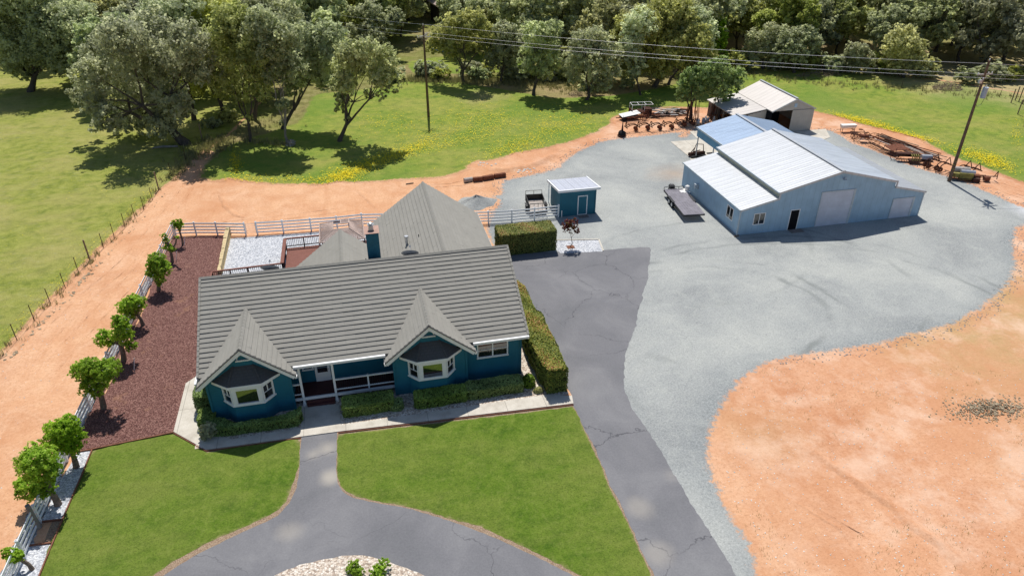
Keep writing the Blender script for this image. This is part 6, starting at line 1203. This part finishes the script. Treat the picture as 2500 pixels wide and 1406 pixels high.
machine('rusty_rake','red rusty rake with two iron wheels before the old vehicle','machine',1556,296,.1,[('frame','rust',lambda b:(b.bar((-1.3,0,.5),(1.2,0,.55),.08),b.bar((-1.3,.3,.4),(.5,.3,.5),.06),b.tube([(-.6,-.1,.5),(0,-.4,.3),(.8,-.4,.15)],.03,5))),('wheel','rust',wheelspoked((.8,-.15,.5),.5)),('wheel','rust',wheelspoked((1.15,.35,.5),.5)),('tine','rust',lambda b:[b.tube([(-1.2+.25*k,0,.5),(-1.2+.25*k,-.25,.1)],.02,4) for k in range(8)])],1.2)
machine('flail_mower','dark flail mower with bent lift frame on the concrete slab','mower',1700,382,.1,[('housing','rustd',lambda b:(b.hexa([(-1.0,-.35,.15),(1.0,-.35,.15),(1.0,.35,.15),(-1.0,.35,.15),(-1.0,-.25,.6),(1.0,-.25,.6),(1.0,.3,.5),(-1.0,.3,.5)]))),('roller','black',lambda b:b.tube([(-1,-.45,.15),(1,-.45,.15)],.14,10)),('lift_frame','rustd',lambda b:(b.tube([(-.5,0,.6),(-.1,.2,1.5),(.9,.2,1.35),(1.0,.1,.5)],.05,6),b.tube([(-.9,0,.5),(-.3,.1,1.1)],.05,6),b.bar((-.5,.1,.6),(.5,.1,.7),.09)))])
b=MB(); b.box(-.45,.45,-.12,.12,0,.16); tag(b.build('low_jack',M['black'],loc=(*G(1734,376),0)),'low dark jack near the second carport post on concrete','jack')
# scrap: poles, beams, boards
def stick(nm,lab,grp,p,q,w,h,mt_):
    b=MB(); c=(Vector(p)+Vector(q))/2; b.bar(Vector(p)-c,Vector(q)-c,w,h); return tag(b.build(nm,M[mt_],loc=tuple(c)),lab,'scrap metal' if 'metal' in lab or 'rusty' in lab else 'timber',grp)
rr=random.Random(3)
A=Vector((*G(2122,330),0));B_=Vector((*G(2250,374),0)); D=(B_-A).normalized(); Nn=Vector((-D.y,D.x,0))
for i in range(34):
    s=rr.uniform(.02,.75); l=rr.uniform(2.2,5.5); off=rr.uniform(-1.3,1.0); zz=.08+.09*(i//8); p=A+D*((B_-A).length*s)+Nn*off+Vector((0,0,zz)); d=(D+Nn*rr.uniform(-.16,.16)).normalized(); m=['rust','wood','greywood','rustd','rust'][i%5]
    stick('scrap_beam','%s in the long heap behind the right row of implements'%{'rust':'rusty steel beam','rustd':'dark rusty steel beam','wood':'brown timber beam','greywood':'pale bleached board'}[m],'%s beams in the right heap'%m,p,p+d*l,rr.uniform(.08,.2),.07,m)
p=G3(2190,362,.62); b=MB(); b.hexa([(-1.3,-.8,0),(1.2,-.9,0),(1.2,.8,.15),(-1.3,.8,.15),(-1.3,-.8,.05),(1.2,-.9,.05),(1.2,.8,.2),(-1.3,.8,.2)]); tag(b.build('steel_sheet',M['rust'],loc=p),'square brown rusty sheet lying on the right beam heap','steel sheet')
for i in range(44):
    px=rr.uniform(1592,1668); py=284-(px-1592)*.10+rr.uniform(-5,5); g=Vector((*G(px,py),.1+.12*(i//9))); l=rr.uniform(1.5,3.6); a=rr.choice((-.6,-.5,-.7,2.8,.1))+rr.uniform(-.2,.2); d=Vector((math.cos(a),math.sin(a),rr.uniform(-.02,.16))); m=['rust','greywood','galv','rustd','wood'][i%5]
    stick('scrap_bar','%s in the tangled scrap pile at the wood edge'%{'rust':'rusty red metal bar','rustd':'dark rusty metal bar','wood':'brown timber bar','greywood':'pale grey board','galv':'shiny metal rail'}[m],'%s bars in the left scrap pile'%m,g-d*l/2,g+d*l/2,rr.uniform(.06,.26),.06,m)
for i in range(5):
    g=G3(1617+12*i,281-1.5*i,.25); b=MB(); b.tube([(0,-.12,.3),(0,.12,.3)],.33 if i%2 else .25,14); tag(b.build('loose_wheel',M['rubber' if i%2 else 'galv'],loc=(g[0],g[1],0)),'%s wheel lying in the left scrap pile'%('black tyred' if i%2 else 'pale metal'),'wheel','%s wheels in the left scrap pile'%('black' if i%2 else 'pale'))
for i in range(34):
    px,py=(rr.uniform(1672,1706),rr.uniform(286,303)) if i<20 else (rr.uniform(1722,1762),rr.uniform(283,298)); g=Vector((*G(px,py),0)); ctr_=Vector((*G(1687,294),0)) if i<20 else Vector((*G(1745,290),0)); d=(ctr_-g)*.25+Vector((rr.uniform(-.3,.3),rr.uniform(-.2,.2),rr.uniform(1.4,3.0)))
    stick('iron_stake','rusty iron stake leaning in the bundle round the %s light green tree trunk'%('nearer' if i<20 else 'barn side'),'iron stakes round the %s trunk'%('nearer' if i<20 else 'barn side'),g,g+d,.07,.07,'rustd' if i%3 else 'rust')
for i in range(12):
    px,py=rr.uniform(1700,1745),rr.uniform(293,306); b=MB(); b.tube([(0,0,0),(0,0,.4),(0,0,.48),(0,0,.65)],[.17,.17,.1,.11],10); tag(b.build('milk_can',M['tarp' if i%3==0 else 'galv'],loc=(*G(px,py),0)),'%s can standing in clutter between the light green trees'%('white' if i%3==0 else 'grey metal'),'can','%s cans between the light green trees'%('white' if i%3==0 else 'grey'))
# logs and steel boxes on the dirt
for i,(x0,x1,y0,y1) in enumerate(((1155,1178,439,437),(1179,1205,436,432),(1207,1234,431,427))):
    a=Vector(G3(x0,y0,.25));c=Vector(G3(x1,y1,.25)); b=MB(); m_=(a+c)/2; b.bar(a-m_,c-m_,.35,.5); tag(b.build('steel_trough',M['rust'],loc=tuple(m_)),'rusty steel box beam on orange dirt, %s of three in line'%('left','middle','right')[i],'steel beam','rusty box beams on the dirt')
a=Vector(G3(1133,441,.25));c=Vector(G3(1153,438,.25)); m_=(a+c)/2; b=MB(); b.tube([a-m_,c-m_],.27,14); tag(b.build('steel_drum',M['greywood'],loc=tuple(m_)),'pale drum lying at the left end of the rusty box beams','drum')
# stones
def stones(name,label,pts,r,mt_,kind,group=None,seed=1,cat='rocks'):
    rs_=random.Random(seed); b=MB()
    for x,y,z in pts:
        s=r*rs_.uniform(.5,1.5); V=[]
        n1=6
        top=Vector((x+rs_.uniform(-.2,.2)*s,y+rs_.uniform(-.2,.2)*s,z+s*rs_.uniform(.6,.9))); ra=[Vector((x+s*math.cos(k*6.283/n1+.3)*rs_.uniform(.7,1.2),y+s*math.sin(k*6.283/n1+.3)*rs_.uniform(.7,1.2),z+s*rs_.uniform(.25,.5))) for k in range(n1)]; rb=[Vector((v.x+rs_.uniform(-.1,.1)*s,v.y+rs_.uniform(-.1,.1)*s,z-.05)) for v in ra]
        for k in range(n1): k2=(k+1)%n1; b.face([rb[k],rb[k2],ra[k2],ra[k]]); b.face([ra[k],ra[k2],top])
    return tag(b.build(name,M[mt_]),label,cat,group,kind)
rs_=random.Random(8); c=G(2418,998); P=[]
for i in range(800):
    a=rs_.gauss(0,1);d_=rs_.gauss(0,1); q=math.exp(-(a*a+d_*d_)/1.5); P.append((c[0]+a*1.5,c[1]+d_*.55-.12*a,.01+.15*q*rs_.random()))
stones('rock_heap','low heap of broken tan rocks on the orange dirt at right',P,.05,'stone','stuff')
P=[]
for x0,y0,x1,y1,n,s in ((0,878,35,842,34,.3),(40,835,50,822,8,.2),(172,695,205,668,60,.35),(190,672,235,640,30,.3),(100,776,108,770,4,.2),(60,812,170,712,40,.4),(250,620,400,465,40,.35)):
    a=G(x0,y0);c=G(x1,y1)
    for _ in range(n): t=rs_.random(); P.append((a[0]+(c[0]-a[0])*t+rs_.gauss(0,s*.5)+.45,a[1]+(c[1]-a[1])*t+rs_.gauss(0,s*.5)-.1,0))
stones('field_stones','scattered pale stones at the foot of the left wire fence',P,.085,'stone','stuff')
P=[]
for _ in range(1500):
    px=rs_.uniform(1760,2560);py=rs_.uniform(900,1500); g=G(px,py)
    if rs_.random()<.75: P.append((g[0],g[1],0))
for _ in range(260): g=G(rs_.uniform(0,380),rs_.uniform(620,1400)); P.append((g[0],g[1],0))
P=[p for p in P if inside(np.array([[p[0],p[1]]]),gra)[0]==False and not inside(np.array([[p[0],p[1]]]),mulch)[0] and not inside(np.array([[p[0],p[1]]]),left)[0] and p[0]<200 and (p[0]<-19.4 or p[0]>14)]
stones('pebbles','small loose stones strewn over the orange dirt',P,.032,'stonew','stuff')
P=[]
gb_=dens(gra,.5)
for x,y in gb_:
    if proj(x,y,0)[1]>180 and (x>28 or y>64):
        for _ in range(7): P.append((x+rs_.gauss(0,.38),y+rs_.gauss(0,.38),.012))
stones('loose_gravel','loose grey stones strewn along the gravel yard border',P,.045,'gstone','stuff')
P=[]
for x0,y0,x1,y1,n,s in ((1262,415,1300,412,40,.5),(1165,400,1200,404,12,.4),(700,352,715,356,10,.3)):
    a=G(x0,y0);c=G(x1,y1)
    for _ in range(n): t=rs_.random(); P.append((a[0]+(c[0]-a[0])*t+rs_.gauss(0,s),a[1]+(c[1]-a[1])*t+rs_.gauss(0,s),0))
stones('rubble','pale rubble patch on the dirt bank above the gravel',P,.12,'stonew','stuff')
# gravel pile
c=G(1163,496); V=[];Fc=[];NR_,NA=14,40
for i in range(NR_+1):
    for j in range(NA):
        r_=i/NR_; a=j*2*math.pi/NA; wob=1+.1*math.sin(a*3+1)+.06*math.sin(a*7); z=.85*max(0,(1-r_))**1.15*(1+.12*math.sin(a*4+r_*5))+rs_.uniform(-.02,.02)*(1-r_); V.append((r_*2.1*wob*math.cos(a),r_*1.75*wob*math.sin(a),z-.01*(i==NR_)+.015*(i<NR_)))
for i in range(NR_):
    for j in range(NA): j2=(j+1)%NA; Fc.append((i*NA+j,(i+1)*NA+j,(i+1)*NA+j2,i*NA+j2))
me=bpy.data.meshes.new('gravel_pile'); me.from_pydata(V,[],Fc); me.polygons.foreach_set('use_smooth',[True]*len(Fc)); 
a_=me.attributes.new('edge','FLOAT','POINT'); a_.data.foreach_set('value',[5.]*len(V)); me.materials.append(M['gravelhard']); o=bpy.data.objects.new('gravel_pile',me); COL.objects.link(o); o.location=(c[0],c[1],.0); tag(o,'low conical pile of blue grey gravel behind the white fence','gravel pile')
# brush heap and old stump
def brush(label,px,py,sx,sy,h,n,seed):
    q=random.Random(seed); b=MB(); 
    for _ in range(n): a=q.uniform(0,6.28); r_=q.random()**.5; x=r_*sx*math.cos(a);y=r_*sy*math.sin(a); z=h*(1-r_*r_)*q.random(); d=Vector((q.uniform(-1,1),q.uniform(-1,1),q.uniform(-.2,.5)))*.5; b.tube([(x,y,z),(x+d.x,y+d.y,max(.02,z+d.z))],.025,4,cap=False)
    tag(b.build('brush_heap',M['brush'],loc=(*G(px,py),0)),label,'brush heap')
brush('grey brown brush heap at the far right meadow edge',2312,216,2.4,1.8,1.2,420,1); brush('dead branches piled at the foot of the bluish shrubs behind the right meadow',2000,184,4,1.5,.7,260,2); brush('fallen branches under the dense bluish oak',1412,232,1.6,1.,.8,120,3)
b=MB(); q=random.Random(5)
for k in range(9): a=k*.7; b.tube([(0,0,.15),(.35*math.cos(a),.35*math.sin(a),.35+.2*q.random()),(.6*math.cos(a+.3),.6*math.sin(a+.3),.1+.4*q.random())],[.22,.13,.05],7)
b.tube([(0,0,0),(.1,0,.7)],[.4,.25],10); tag(b.build('old_stump',M['barkpale'],loc=(*G(712,355),0)),'weathered grey root stump at the foot of the bent pale oak','stump')
b=MB(); b.tube([(-1.6,0,.15),(-.3,.1,.2),(1.5,-.1,.15)],[.09,.16,.12],8); tag(b.build('fallen_log',M['barkpale'],loc=(*G(405,362),0)),'pale fallen log left of the large spreading oak\'s foot','log')
b=MB(); b.tube([(-.45,0,.06),(.4,.1,.08)],[.08,.06],8); tag(b.build('fallen_log',M['wood'],loc=(*G(1001,450),0)),'short dark log on orange dirt behind the rear roof','log')
